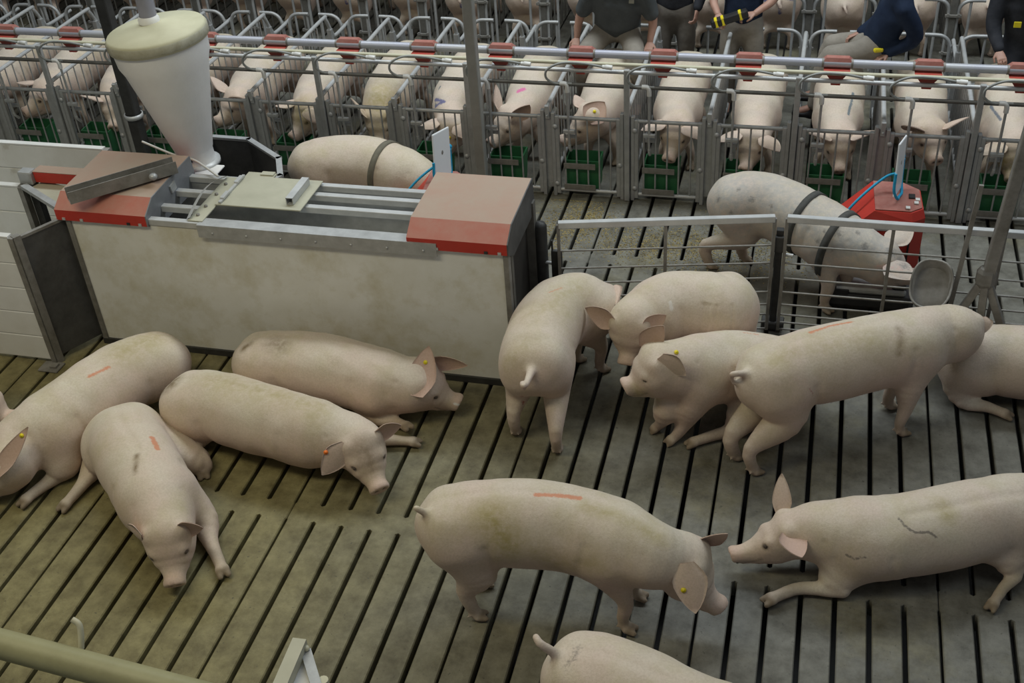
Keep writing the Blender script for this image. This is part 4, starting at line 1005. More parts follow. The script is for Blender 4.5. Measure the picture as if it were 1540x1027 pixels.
    for tg in tags:
        p, n_ = hit(*tg['px'])
        if p is None: print('TAG MISS', label, tg); continue
        if n_ @ (CAM - p) < 0: n_ = -n_
        c_ = tg.get('c', 'yellow'); tm = MB().lathe([(0, .006), (.006, .006), (.006, .003), (.0135, .003), (.0145, 0), (.0135, -.003)], p - base + n_ * .004, 14, n_)
        tm.build('ear_tag', c_, o)
    print('PIG %-60s trunk %.2f head %.2f verts %d' % (label[:60], TL, HL, len(V)))
    o['_bvh'] = 0; del o['_bvh']
    return o, dict(bvh=bvh, tp=tp, tang=tang, ups=ups, sides=sides, A=A, U=U, D=D)
ORANGE = (0.58, 0.20, 0.09); BROWN = (0.17, 0.115, 0.05); GREEN = (0.34, 0.28, 0.11); ASH = (0.36, 0.355, 0.34); BLUE = (0.03, 0.05, 0.22); GREY = (0.16, 0.14, 0.12); PINK = (0.70, 0.10, 0.34); RED = (0.35, 0.05, 0.04)
# ------------------------------------------------------------------ the sows in the pen
def A3(*a): return [az(*p) for p in a]
Zu = np.array([0, 0, 1.0]); FOAM = (.75, .74, .70); PINKISH = (.55, .34, .30)
def stand(frontL, frontR, rearL, rearR, **kw):
    return [dict(front=True, side=1, stand=True, pts=[frontL], **kw), dict(front=True, side=-1, stand=True, pts=[frontR], **kw), dict(front=False, side=1, stand=True, pts=[rearL], **kw), dict(front=False, side=-1, stand=True, pts=[rearR], **kw)]
# standing sow in the middle, head lowered
nF, nR = az(940, 948), az(716, 930)
build_pig('pale sow standing broadside with head lowered, yellow tag in drooping ear',
    A3((652, 790, .60), (740, 786, .60), (830, 790, .58), (915, 810, .56), (975, 834, .53)),
    A3((1032, 848, .45), (1086, 912, .20)),
    stand(nF + (0.02, .24, 0), nF, nR + (-.03, .24, 0), nR),
    ears=[dict(tip=az(1094, 803, .66), face=(.2, -.9, -.2), w=.09, cup=.4), dict(tip=az(1046, 922, .36), face=(-.2, .8, .1), w=.135, cup=.25, bl=.11, f=-.22)],
    tail=A3((638, 770, .76), (626, 764, .80)), hup=(.75, 0, 1),
    marks=[dict(px=[(806, 744), (840, 745), (872, 749)], c=ORANGE, w=.014), dict(px=[(740, 780), (752, 800), (765, 822)], c=GREEN, w=.085, s=.8), dict(px=[(800, 830), (840, 850), (900, 850)], c=GREEN, w=.06, s=.5), dict(px=[(880, 760), (930, 775), (990, 810)], c=GREEN, w=.03, s=.6)],
    tags=[dict(px=(1028, 887))])
# sow cut by the lower frame edge
q = az(850, 1080); 
build_pig('standing sow seen from behind and above, curled tail and scuffed rump',
    A3((850, 1012, .60), (925, 1035, .60), (1010, 1075, .58), (1100, 1115, .56), (1170, 1150, .54)),
    A3((1250, 1190, .50), (1310, 1240, .35)),
    stand(az(1080, 1200), az(1040, 1260), az(880, 1110), az(850, 1160)),
    tail=A3((828, 978, .80), (812, 968, .85), (806, 958, .86)),
    marks=[dict(px=[(870, 975), (862, 990), (852, 1002)], c=GREY, w=.03, s=.5)])
# lying sow at the lower right, facing left
build_pig('sow lying on her belly facing the standing sow, one ear upright',
    A3((1572, 770, .29), (1500, 776, .30), (1410, 795, .29), (1310, 808, .28), (1232, 800, .27)),
    A3((1185, 802, .25), (1098, 832, .13)), 
    [dict(front=True, side=1, pts=A3((1258, 868, .10), (1262, 885, .06), (1200, 885, .05), (1160, 900, .045)), v=-.1, lat=.5),
     dict(front=False, side=1, pts=A3((1515, 835, .17), (1527, 862, .09), (1508, 885, .06), (1493, 908, .04)), v=-.1, s=.88)],
    ears=[dict(tip=az(1206, 838, .34), face=(-.3, .7, .3), w=.12, cup=.4, bl=.11), dict(tip=az(1176, 712, .48), face=(.2, .9, .0), w=.085, cup=.4)],
    hup=(.1, .15, 1), roll=-.25, flatten=.97, hs=1.02,
    marks=[dict(px=[(1440, 712), (1500, 706)], c=GREEN, w=.06, s=.5), dict(px=[(1415, 760), (1425, 775)], c=GREEN, w=.04, s=.6), dict(px=[(1432, 706), (1470, 702), (1505, 700)], c=ORANGE, w=.012, s=.8), dict(px=[(1352, 780), (1362, 792), (1376, 801), (1398, 800), (1408, 808)], c=GREY, w=.008, s=.85), dict(px=[(1272, 834), (1285, 840), (1302, 838)], c=GREY, w=.008, s=.8)])
# standing sow at the right, seen from behind
build_pig('sow standing with rump and curled tail turned this way, orange back stripe',
    A3((1128, 578, .60), (1200, 556, .60), (1290, 535, .60), (1370, 515, .60), (1420, 502, .60)),
    A3((1442, 496, .62), (1462, 492, .46)),
    stand(az(1335, 615), az(1352, 655), az(1104, 692), az(1132, 714)),
    ears=[None, dict(tip=az(1478, 502, .64), face=(0, .7, -.3), w=.10)],
    tail=A3((1106, 562, .74), (1100, 566, .70), (1103, 576, .64)),
    marks=[dict(px=[(1218, 500), (1248, 490), (1280, 484)], c=ORANGE, w=.014, s=.85), dict(px=[(1352, 495), (1356, 510), (1352, 530)], c=BROWN, w=.02, s=.6), dict(px=[(1240, 520), (1300, 510)], c=GREEN, w=.10, s=.4), dict(px=[(1160, 545), (1190, 530)], c=GREEN, w=.05, s=.5), dict(px=[(1098, 590), (1092, 606)], c=RED, w=.012, s=.7), dict(px=[(1218, 584), (1223, 594)], c=RED, w=.008, s=.6)])
# sow lying behind her at the right edge
build_pig('sow lying behind the striped standing sow, hind leg stretched forward',
    A3((1430, 544, .24), (1485, 540, .27), (1550, 545, .29), (1620, 556, .28), (1680, 562, .27)),
    A3((1730, 575, .27), (1790, 605, .14)),
    [dict(front=False, side=-1, pts=A3((1445, 580, .13), (1452, 604, .06), (1485, 612, .05), (1512, 622, .04)), v=-.1)],
    marks=[dict(px=[(1500, 487), (1535, 490)], c=ORANGE, w=.012, s=.7)])
# sitting sow facing left
build_pig('sow sitting up beside the striped standing sow, snout raised, yellow tag',
    [np.array(q) for q in ((.12, 6.22, .24), (-.12, 6.15, .32), (-.36, 6.00, .43), (-.55, 5.84, .51), (-.66, 5.76, .56))],
    A3((988, 552, .60), (937, 580, .50)),
    [dict(front=True, side=1, pts=A3((1042, 610, .30), (1030, 635, .16), (1016, 656, .05), (1008, 662, .03))),
     dict(front=True, side=-1, pts=A3((1005, 610, .28), (998, 630, .14), (990, 640, .05), (984, 644, .03))),
     dict(front=False, side=1, pts=A3((1120, 622, .18), (1100, 645, .07), (1072, 655, .05), (1042, 665, .035)), at=.2)],
    ears=[dict(tip=az(1032, 564, .64), face=(.1, .9, .1), w=.12, cup=.25, bl=.085, bv=.10, f=-.28), dict(tip=az(998, 490, .84), face=(-.2, -.9, .1), w=.12, cup=.45)],
    hup=(-.2, -.1, 1), g=.98, tags=[dict(px=(1017, 530))], marks=[dict(px=[(1118, 500), (1140, 503)], c=ORANGE, w=.012, s=.6), dict(px=[(940, 594), (946, 597)], c=FOAM, w=.008), dict(px=[(960, 590), (985, 600)], c=GREEN, w=.05, s=.6)])
# sow facing the camera
build_pig('sow with both ears spread sideways, face turned this way, body curved',
    A3((1080, 446, .56), (1088, 466, .57), (1055, 462, .58), (1010, 460, .59), (966, 477, .58)),
    A3((950, 489, .60), (942, 548, .38)),
    [dict(front=True, side=1, stand=True, pts=[np.array([-.82, 6.30, 0])]), dict(front=True, side=-1, stand=True, pts=[np.array([-.98, 6.42, 0])]), dict(front=False, side=1, stand=True, pts=[np.array([-.28, 6.62, 0])]), dict(front=False, side=-1, stand=True, pts=[np.array([-.52, 6.66, 0])])],
    ears=[dict(tip=az(1002, 474, .72), face=(.1, -.95, .0), w=.10, cup=.4), dict(tip=az(880, 463, .72), face=(-.1, -.95, .0), w=.12, cup=.4)],
    hup=(0, -.3, 1), g=1.0, wrinkles=[(.16 + .035 * i, -50, 40, s_) for i in range(8) for s_ in (1, -1)], marks=[dict(px=[(1008, 455), (1010, 465)], c=(.7, .66, .6), w=.012)])
# sow with rump to the camera beside the station
build_pig('sow standing beside the station corner with rump and tail towards us',
    A3((804, 560, .60), (812, 515, .61), (838, 472, .61), (872, 458, .59), (895, 466, .56)),
    A3((898, 456, .55), (900, 452, .33)),
    stand(az(870, 555), az(905, 562), az(778, 655), az(842, 684), dir=None) if False else [dict(front=True, side=1, stand=True, pts=[az(868, 545)]), dict(front=True, side=-1, stand=True, pts=[az(904, 560)]), dict(front=False, side=1, stand=True, pts=[az(776, 655)]), dict(front=False, side=-1, stand=True, pts=[az(838, 682)])],
    tail=A3((790, 580, .70), (785, 574, .72), (788, 584, .66)),
    ears=[dict(), dict(tip=az(928, 458, .66), w=.10)],
    marks=[dict(px=[(800, 470), (830, 460), (870, 430)], c=GREEN, w=.09, s=.45), dict(px=[(770, 540), (790, 520)], c=GREEN, w=.09, s=.45), dict(px=[(825, 440), (845, 433)], c=ORANGE, w=.014, s=.6), dict(px=[(785, 596), (787, 606)], c=RED, w=.014, s=.75)])
# lying sow along the station
build_pig('sow lying alongside the station wall, yellow tagged ear raised',
    A3((372, 545, .26), (435, 545, .28), (510, 558, .28), (575, 572, .27), (615, 580, .26)),
    A3((634, 574, .27), (692, 604, .12)),
    [dict(front=True, side=-1, pts=A3((562, 612, .10), (572, 630, .05), (600, 636, .06), (610, 640, .09)), v=-.1)],
    ears=[dict(tip=az(703, 550, .34), face=(.1, -.9, -.1), w=.10, cup=.4), dict(tip=az(645, 520, .52), face=(.0, -.95, .1), w=.15, cup=.3, bl=.135, bv=.06)],
    hup=(.15, -.1, 1), flatten=.97, tags=[dict(px=(640, 545))],
    marks=[dict(px=[(366, 524), (374, 518)], c=BROWN, w=.025, s=.9), dict(px=[(410, 515), (425, 520)], c=BROWN, w=.05, s=.6), dict(px=[(683, 607), (690, 609)], c=FOAM, w=.008)])
# lying sow in front of her, orange tag
build_pig('sow lying with brown patch on rump and orange ear tag, facing us',
    A3((268, 602, .27), (335, 612, .29), (405, 632, .29), (475, 650, .28), (515, 660, .27)),
    A3((543, 672, .27), (572, 736, .12)),
    [dict(front=True, side=1, pts=A3((545, 652, .10), (565, 660, .055), (600, 662, .045), (622, 664, .04)), v=-.1),
     dict(front=False, side=-1, pts=A3((295, 650, .12), (292, 672, .07), (298, 688, .05), (304, 702, .03)), v=-.1)],
    ears=[dict(tip=az(604, 640, .36), face=(.1, -.9, -.1), w=.11, cup=.4), dict(tip=az(484, 714, .21), face=(-.2, .9, .1), w=.13, cup=.25)],
    hup=(.1, -.2, 1), flatten=.97, tags=[dict(px=(490, 680), c='orange')],
    marks=[dict(px=[(248, 585), (258, 578), (262, 572)], c=BROWN, w=.045, s=1.0), dict(px=[(320, 570), (400, 590), (470, 610)], c=GREEN, w=.10, s=.55), dict(px=[(545, 670), (555, 690), (560, 705)], c=BROWN, w=.05, s=.45)])
# lying sow with head towards the camera
build_pig('sow lying with head stretched towards us and short orange stroke on her back',
    A3((186, 645, .23), (196, 676, .27), (218, 714, .29), (237, 752, .29), (246, 775, .28)),
    A3((254, 805, .26), (262, 880, .09)),
    [dict(front=True, side=1, pts=A3((305, 775, .10), (315, 810, .06), (328, 840, .045), (334, 856, .04)), v=-.1, lat=.7),
     dict(front=False, side=-1, pts=A3((148, 690, .10), (128, 722, .06), (110, 745, .045), (98, 758, .035)), v=-.1, lat=.8),
     dict(front=False, side=1, pts=A3((290, 690, .08), (300, 690, .05), (303, 700, .04), (305, 710, .03)), v=-.1)],
    ears=[dict(tip=az(302, 800, .34), face=(.1, -.9, -.2), w=.12, cup=.4, curl=-.2), dict(tip=az(194, 790, .34), face=(.1, .9, .2), w=.13, cup=.3, bl=.10)],
    hup=(0, -.2, 1), flatten=.97, g=1.06,
    marks=[dict(px=[(229, 658), (237, 675)], c=ORANGE, w=.016), dict(px=[(206, 684), (203, 710)], c=BROWN, w=.014, s=.8)])
# big lying sow at the left
build_pig('long sow lying against the sheet metal gate corner, her ear tagged yellow',
    A3((262, 540, .28), (200, 560, .30), (130, 605, .30), (70, 645, .29), (32, 668, .28)),
    A3((8, 698, .26), (-48, 745, .10)),
    [dict(front=True, side=1, pts=A3((95, 700, .10), (85, 715, .055), (55, 738, .045), (38, 752, .04)), v=-.1)],
    ears=[dict(tip=az(42, 642, .55), face=(-.2, -.9, .1), w=.085, cup=.35, bl=.11), dict()],
    hup=(0, -.2, 1), flatten=1.0, g=1.05, tags=[dict(px=(33, 655))],
    marks=[dict(px=[(134, 566), (164, 552)], c=ORANGE, w=.014, s=.8), dict(px=[(195, 512), (212, 506)], c=BROWN, w=.03, s=.4), dict(px=[(180, 530), (240, 505), (275, 510)], c=GREEN, w=.10, s=.6)])
# sow at the left edge
build_pig('sow at the white plank fence, mostly hidden, snout beside the long sow',
    A3((-300, 590, .27), (-230, 590, .29), (-160, 595, .29), (-90, 600, .28), (-50, 602, .27)),
    A3((-32, 605, .25), (22, 628, .12)), [], hup=(0, 0, 1), ears=[dict(fw=-.1, out=.1, up=.02), dict(fw=-.1, out=.1, up=.02)])
# sow with a webbing belt behind the station
_, B14 = build_pig('sow wearing an olive webbing belt, standing behind the feeding station',
    A3((452, 252, .60), (505, 246, .61), (560, 248, .60), (605, 262, .57), (630, 272, .54)),
    A3((650, 282, .47), (672, 296, .34)),
    stand(az(610, 345), az(610, 355), az(460, 340), az(460, 352)), res=.013)
# spotted sow at the red cart
_, B15 = build_pig('grey spotted sow wearing two dark belts, leaning to the red cart',
    A3((1082, 305, .60), (1140, 305, .60), (1205, 330, .56), (1262, 362, .52), (1290, 376, .50)),
    A3((1328, 392, .46), (1378, 415, .34)),
    stand(az(1268, 455), az(1240, 468), az(1118, 394), az(1066, 404)), hup=(.1, -.2, 1),
    marks=[dict(px=[(1085, 300), (1140, 300), (1200, 330), (1260, 360), (1310, 380)], c=ASH, w=.30, s=.8), dict(px=[(1320, 400), (1360, 405)], c=PINKISH, w=.03, s=.6)] + [dict(px=[(x, y)], c=(.20, .19, .175), w=w, s=.75) for x, y, w in ((1080, 300, .03), (1110, 285, .02), (1130, 300, .03), (1160, 310, .02), (1240, 348, .02), (1262, 352, .03), (1252, 375, .02), (1300, 370, .03), (1230, 362, .025), (1290, 350, .02), (1190, 325, .03), (1100, 320, .02), (1340, 380, .05), (1360, 400, .05))] + [dict(px=[(1040, 385), (1048, 398)], c=BROWN, w=.06)], res=.012)
def belt(info, i, mname, label, wide=.05):
    c = info['tp'][i]; t = info['tang'][i]; u = info['ups'][i]; s_ = np.cross(u, t); n = 48; rows = []
    for w_ in (-wide / 2, wide / 2):
        R_ = []
        for k in range(n):
            a = 2 * math.pi * k / n; d = s_ * math.cos(a) + u * math.sin(a); o_ = c + t * w_
            h = info['bvh'].ray_cast(Vector(o_ + d * .45), Vector(-d), .45)
            R_.append(.45 - h[3] if h[0] is not None else info['A'][i])
        R_ = np.array(R_); R_ = np.minimum(R_, np.median(R_) * 1.25)
        for _ in range(2): R_ = np.maximum(R_, (np.roll(R_, 1) + np.roll(R_, -1)) / 2)
        rows.append(R_)
    vs = []
    for w_, g_, r_ in ((-wide / 2, -.002, 0), (-wide / 2, .009, 0), (wide / 2, .009, 1), (wide / 2, -.002, 1)):
        for k in range(n):
            a = 2 * math.pi * k / n; vs.append(c + t * w_ + (s_ * math.cos(a) + u * math.sin(a)) * (rows[r_][k] + g_))
    fs = [(r * n + k, r * n + (k + 1) % n, ((r + 1) % 4) * n + (k + 1) % n, ((r + 1) % 4) * n + k) for r in range(4) for k in range(n)]
    return single(MB().add(vs, fs, True), 'webbing_belt', mname, label, 'belt', [c[0], c[1], c[2] - info['D'][i]])
belt(B14, 16, 'strap', 'olive webbing belt around the sow behind the station')
belt(B15, 14, 'dark_strap', 'dark webbing belt around the middle of the spotted sow')
belt(B15, 20, 'dark_strap', 'dark webbing belt around the neck of the spotted sow')
# ------------------------------------------------------------------ sows standing in the stalls
def stall_sow(k, label, nose, skull, rump=(0, 10.32), neck=(0, 9.28), z=.575, g=.93, ears=None, marks=(), tags=(), hup=(0, -.2, 1), mid=0.0, dz=0.0):
    x = cx(k)
    tr = [np.array([x + rump[0], rump[1], z]), np.array([x + rump[0] * .6 + mid, rump[1] - .35, z + .01]), np.array([x + mid, 9.65, z]), np.array([x + neck[0], neck[1], z - .03 + dz])]
    lg = stand(np.array([x - .13, 9.42, 0]), np.array([x + .13, 9.42, 0]), np.array([x - .14, 10.15, 0]), np.array([x + .14, 10.15, 0]))
    return build_pig(label, tr, (np.array([x + skull[0], skull[1], skull[2] + .05]), np.array([x + nose[0], nose[1] - .015, nose[2] + .05])), lg, g=g, ears=ears, marks=marks, tags=tags, hup=hup, res=.0135, group='sows in the front row stalls', hs=1.2)
EU = lambda: [dict(fw=.02, out=.13, up=.10), dict(fw=.02, out=.13, up=.10)]
EF = lambda: [dict(fw=.10, out=.13, up=.02, w=.15), dict(fw=.10, out=.13, up=.02, w=.15)]
EB = lambda: [dict(fw=-.10, out=.10, up=.10, w=.13), dict(fw=-.10, out=.10, up=.10, w=.13)]
stall_sow(-8, 'stall sow nosing a bar two stalls beyond the dark pole', (-.12, 8.86, .42), (.02, 9.08, .52), ears=EF(), marks=[dict(px=[(7, 105), (12, 115)], c=PINK, w=.03)])
stall_sow(-7, 'stall sow with lowered head next to the dark pole', (.10, 8.92, .28), (.05, 9.12, .42), ears=EU())
stall_sow(-6, 'stall sow behind the white feed hopper', (0, 8.90, .38), (0, 9.10, .5), ears=EU())
stall_sow(-5, 'stall sow resting her head sideways just past the hopper', (-.16, 8.93, .40), (.0, 9.12, .52), ears=EU(), marks=[dict(px=[(335, 140), (365, 160)], c=PINK, w=.0)])
stall_sow(-4, 'stall sow with a yellow brown soiled face, snout low', (-.05, 8.86, .32), (.06, 9.05, .50), ears=EF(), marks=[dict(px=[(430, 200), (440, 185), (452, 168)], c=GREEN, w=.10, s=.9), dict(px=[(560, 100), (570, 130)], c=GREEN, w=.15, s=.6)])
stall_sow(-3, 'stall sow with head bowed behind the belted sow', (.05, 8.98, .22), (.03, 9.15, .40), ears=EB(), marks=[dict(px=[(555, 110), (575, 150)], c=GREEN, w=.2, s=.8)])
stall_sow(-2, 'stall sow with a blue arrow mark on her neck', (.03, 8.88, .24), (.08, 9.04, .42), ears=EF(), marks=[dict(px=[(662, 130), (655, 160)], c=(.06, .12, .14), w=.010), dict(px=[(655, 160), (668, 153), (655, 150)], c=BLUE, w=.016)], tags=[dict(px=(676, 207))])
stall_sow(-1, 'stall sow with a pink spot on her shoulder, head turned', (-.22, 8.90, .36), (-.06, 9.08, .50), ears=EB(), marks=[dict(px=[(780, 137), (787, 134)], c=PINK, w=.022)])
stall_sow(0, 'stall sow with raised round ear and yellow tag, head turned', (-.27, 8.94, .40), (-.02, 9.03, .57), ears=[dict(tip=np.array([cx(0) + .11, 9.0, .80]), face=(-.3, -.9, .1), w=.17, cup=.4), dict(tip=np.array([cx(0) - .18, 9.15, .78]), w=.12)], tags=[dict(px=(894, 168))])
stall_sow(1, 'stall sow resting a pink snout on her green trough', (.0, 8.84, .33), (.04, 9.04, .52), ears=EF())
stall_sow(2, 'stall sow behind the spotted sow, ears folded forward', (-.04, 8.86, .27), (.0, 9.05, .45), ears=EF())
stall_sow(3, 'stall sow with a thin blue line along her back', (.05, 8.88, .30), (.02, 9.06, .48), ears=EU(), marks=[dict(px=[(1283, 140), (1276, 172)], c=(.06, .12, .16), w=.012)])
stall_sow(4, 'stall sow with dark ears looking over the red cart', (.11, 8.88, .44), (.04, 9.08, .56), ears=EU(), marks=[dict(px=[(1385, 200), (1440, 205)], c=BROWN, w=.05, s=.7)])
stall_sow(5, 'stall sow with soiled face beside the tripod post', (.02, 8.90, .30), (.02, 9.08, .48), ears=EF(), marks=[dict(px=[(1490, 160), (1505, 180)], c=(.06, .10, .16), w=.012), dict(px=[(1500, 240), (1520, 250)], c=GREEN, w=.10, s=.8)])
fs, _ = stall_sow(-9, 'stall sow farther along the row beyond the dark pole', (.05, 8.90, .34), (.02, 9.08, .5), ears=EF())
for k in (-10, -11):
    o = fs.copy(); COL.objects.link(o); o.location.x += (k + 9) * SP
# ------------------------------------------------------------------ back row, rumps towards the aisle
def back_sow(label, marks=(), zz=.55, yaw=0.0):
    tr = [np.array([0, 11.98, zz]), np.array([yaw, 12.35, zz + .02]), np.array([yaw, 12.8, zz]), np.array([0, 13.15, zz - .02])]
    lg = stand(np.array([.13, 13.0, 0]), np.array([-.13, 13.0, 0]), np.array([.14, 12.12, 0]), np.array([-.14, 12.12, 0]))
    return build_pig(label, tr, (np.array([0, 13.38, .5]), np.array([0, 13.6, .32])), lg, g=.98, res=.017, marks=marks, ears=EU(), group='back row sows', tail=[np.array([0, 11.86, .62]), np.array([.03, 11.83, .56])])[0]
bs0 = back_sow('back row sow seen from behind between tube hoops')
bs1 = back_sow('back row sow seen from behind, blue stroke on her rump', [dict(pts=[np.array([-.15, 11.95, .60]), np.array([0.0, 11.9, .66]), np.array([.15, 11.95, .62])], c=BLUE, w=.02), dict(pts=[np.array([0, 11.9, .66]), np.array([.02, 11.9, .48])], c=BLUE, w=.016)])
bx = {0: bs0, 1: bs1}; used = set(); ybase = bs0.location.y
for k in range(-13, 6):
    v = 1 if k in (-5, -3, 2) else 0
    src = bx[v]
    if v not in used: o = src; used.add(v)
    else: o = src.copy(); COL.objects.link(o)
    o.location = (cx(k) + .01 * (k % 3), src.location.y if o is src else ybase + .05 * ((k * 7) % 3), 0)
# ------------------------------------------------------------------ people
def cloth(name, c1, c2, sc=9): return mat(name, c1, c2, sc, .85, 0, .35, 28, spec=.2)
M['skin'] = mat('skin', (0.42, 0.25, 0.19), (0.36, 0.20, 0.15), 9, .5)
M['grey_shirt'] = cloth('grey_shirt', (0.062, 0.070, 0.075), (0.085, 0.095, 0.10))
M['navy'] = cloth('navy_jacket', (0.010, 0.018, 0.040), (0.018, 0.030, 0.060))
M['khaki'] = cloth('khaki_trousers', (0.28, 0.255, 0.22), (0.22, 0.20, 0.17))
M['brown_khaki'] = cloth('brown_trousers', (0.20, 0.18, 0.155), (0.15, 0.135, 0.115))
M['dark_cloth'] = cloth('dark_clothes', (0.02, 0.022, 0.028), (0.04, 0.042, 0.05))
M['hair'] = mat('hair', (0.05, 0.035, 0.025), (0.03, 0.02, 0.015), 40, .6)
M['cap'] = mat('white_cloth', (0.62, 0.63, 0.63), (0.55, 0.56, 0.56), 12, .8)
def field_obj(chs, name, m, parent, base, res, smooth=2, extra=None):
    P = np.concatenate([[np.asarray(n[0]) for n in c[0]] for c in chs]); R_ = max(max(n[1], n[2], n[3]) for c in chs for n in c[0])
    f = Field(P.min(0) - R_ - .03, P.max(0) + R_ + .03, res)
    for nodes, k in chs: f.chain(nodes, k)
    V, Q = f.surface(smooth); F_ = [tuple(map(int, q)) for q in Q]
    if extra:
        for (v2, q2) in extra: F_ += [tuple(int(i) + len(V) for i in q) for q in q2]; V = np.concatenate([V, v2])
    me = bpy.data.meshes.new(name); me.from_pydata((V - base).tolist(), [], F_); me.polygons.foreach_set('use_smooth', [True] * len(F_)); me.materials.append(M[m]); me.update()
    o = bpy.data.objects.new(name, me); COL.objects.link(o)
    if parent is not None: o.parent = parent
    else: o.location = base.tolist()
    return o
def hand_mesh(w, d, nrm, side):
    """w wrist, d finger direction, nrm back-of-hand normal; fingers curl against nrm."""
    d = unit(d); nrm = unit(np.asarray(nrm) - d * (np.asarray(nrm) @ d)); s_ = np.cross(d, nrm) * side
    ch = [([(w, .026, .020, .020, nrm), (w + d * .05, .038, .015, .015, nrm), (w + d * .09, .040, .014, .014, nrm)], .01)]
    for i, (off, ln) in enumerate(((-.030, .070), (-.010, .080), (.011, .075), (.031, .058))):
        b = w + d * .085 + s_ * off; p1 = b + d * ln * .45 - nrm * ln * .10; p2 = p1 + d * ln * .22 - nrm * ln * .35; p3 = p2 - nrm * ln * .30 - d * ln * .05
        ch.append(([(b, .0095, .0095, .0095, nrm), (p1, .009, .009, .009, nrm), (p2, .0085, .0085, .0085, nrm), (p3, .0075, .0075, .0075, nrm)], .004))
    b = w + d * .025 - s_ * .028; p1 = b - s_ * .025 + d * .03 - nrm * .012; p2 = p1 + d * .03 - nrm * .018
    ch.append(([(b, .014, .012, .012, nrm), (p1, .011, .011, .011, nrm), (p2, .009, .009, .009, nrm)], .008))
    P = np.concatenate([[n[0] for n in c[0]] for c in ch]); f = Field(P.min(0) - .05, P.max(0) + .05, .0055)
    for n, k in ch: f.chain(n, k)
    return f.surface(1)
def limb(pts, rad, k=.03, up=(0, 1, .1), m=10):
    q, _ = spline([np.concatenate([p, [r]]) for p, r in zip(pts, rad)], m)
    return ([(r[:3], r[3], r[3], r[3], up) for r in q], k)
def person(label, J, shirt, trouser, sleeve='short', cap=None, shirt_low=0.0, torso_scale=1.0, res=.013):
    J = {k: np.asarray(v, float) for k, v in J.items()}
    base = np.array([J['pelvis'][0], J['pelvis'][1], 0.0]); ts = torso_scale
    side = unit(J['shL'] - J['shR']); upv = unit(J['neck'] - J['pelvis']); fr = np.cross(side, upv)
    hd = J['head']; hf = unit(J['face']); hu = unit(J.get('hup', upv)); hu = unit(hu - hf * (hu @ hf)); hl = np.cross(hu, hf)
    # body: one continuous surface
    ch = [([(J['pelvis'], .15 * ts, .105, .105, fr), (J['pelvis'] * .55 + J['chest'] * .45, .135 * ts, .10, .10, fr), (J['chest'], .155 * ts, .11, .11, fr), (J['neck'] - upv * .05, .10, .07, .07, fr)], .04),
          ([(J['neck'] - upv * .03, .055, .055, .055, fr), (hd - hu * .08, .052, .055, .055, fr)], .03),
          ([(hd - hu * .05, .066, .085, .080, hf), (hd + hu * .01, .075, .095, .095, hf), (hd + hu * .05, .072, .088, .095, hf)], .03),
          ([(hd - hu * .085 + hf * .05, .042, .035, .035, hu), (hd - hu * .06 + hf * .055, .045, .03, .03, hu)], .03),
          ([(hd + hf * .088 + hu * .015, .010, .010, .010, hu), (hd + hf * .105 - hu * .022, .016, .014, .012, hu)], .012)]
    for s_ in (-1, 1): ch.append(([(hd + hl * s_ * .078 - hu * .015, .010, .020, .014, hf), (hd + hl * s_ * .082 + hu * .02, .010, .020, .014, hf)], .008))
    ex = []
    for S, s_ in (('L', 1), ('R', -1)):
        ch.append(limb([J['sh' + S], J['el' + S], J['wr' + S]], [.052, .043, .029]))
        ch.append(limb([J['hip' + S], J['kn' + S], J['an' + S]], [.082, .057, .040]))
        ch.append(limb([J['an' + S], J['an' + S] + unit(J['foot']) * .14 + (0, 0, -.05)], [.04, .035]))
        ex.append(hand_mesh(J['wr' + S], J['hd' + S], J['hn' + S], s_ if False else (1 if S == 'L' else -1)))
    o = field_obj(ch, 'person', 'skin', None, base, res, 2, ex); tag(o, label, 'person')
    for s_ in (-1, 1):
        MB().ellipsoid(hd + hf * .086 + hu * .018 + hl * s_ * .032, (.011, .009, .008), 8, 6).build('eye', 'black', o, base)
    MB().ellipsoid(hd + hf * .082 - hu * .055, (.024, .008, .006), 8, 6, hl, hf, hu).build('mouth', 'red_box_dust', o, base)
    # clothes
    bel = J.get('belly', 0.0)
    sh = [([(J['pelvis'] + upv * (.02 - shirt_low), .178 * ts, .135, .125, fr), (J['pelvis'] * .6 + J['chest'] * .4, .172 * ts, .145 + .03 * bel, .125, fr), (J['chest'], .188 * ts, .135, .13, fr), (J['neck'] - upv * .07, .12, .085, .09, fr)], .04)]
    for S in 'LR':
        pts = [J['sh' + S], J['el' + S], J['wr' + S]]
        if sleeve == 'short':
            e = J['sh' + S] * .25 + J['el' + S] * .75; sh.append(limb([J['sh' + S] + (J['neck'] - J['sh' + S]) * .3, J['sh' + S], e], [.085, .082, .072], .05))
        else: sh.append(limb([J['sh' + S] + (J['neck'] - J['sh' + S]) * .3, J['sh' + S], J['el' + S], J['wr' + S] - unit(J['wr' + S] - J['el' + S]) * .02], [.085, .080, .066, .045], .05))
    field_obj(sh, 'shirt' if sleeve == 'short' else 'jacket', shirt, o, base, res)
    tr = [([(J['pelvis'] + upv * .06, .160 * ts, .118, .118, fr), (J['pelvis'] - upv * .05, .165 * ts, .125, .13, fr)], .04)]
    for S in 'LR': tr.append(limb([J['hip' + S] * .7 + J['pelvis'] * .3, J['hip' + S] * .5 + J['kn' + S] * .5, J['kn' + S], J['an' + S] + (0, 0, .03)], [.105, .098, .080, .066], .06))
    field_obj(tr, 'trousers', trouser, o, base, res)
    MB().tube([J['pelvis'] + upv * .055 + side * .158 * ts * math.cos(a) + fr * .119 * math.sin(a) for a in np.linspace(0, 2 * math.pi, 25)], .014, 6, False).build('belt', 'black', o, base)
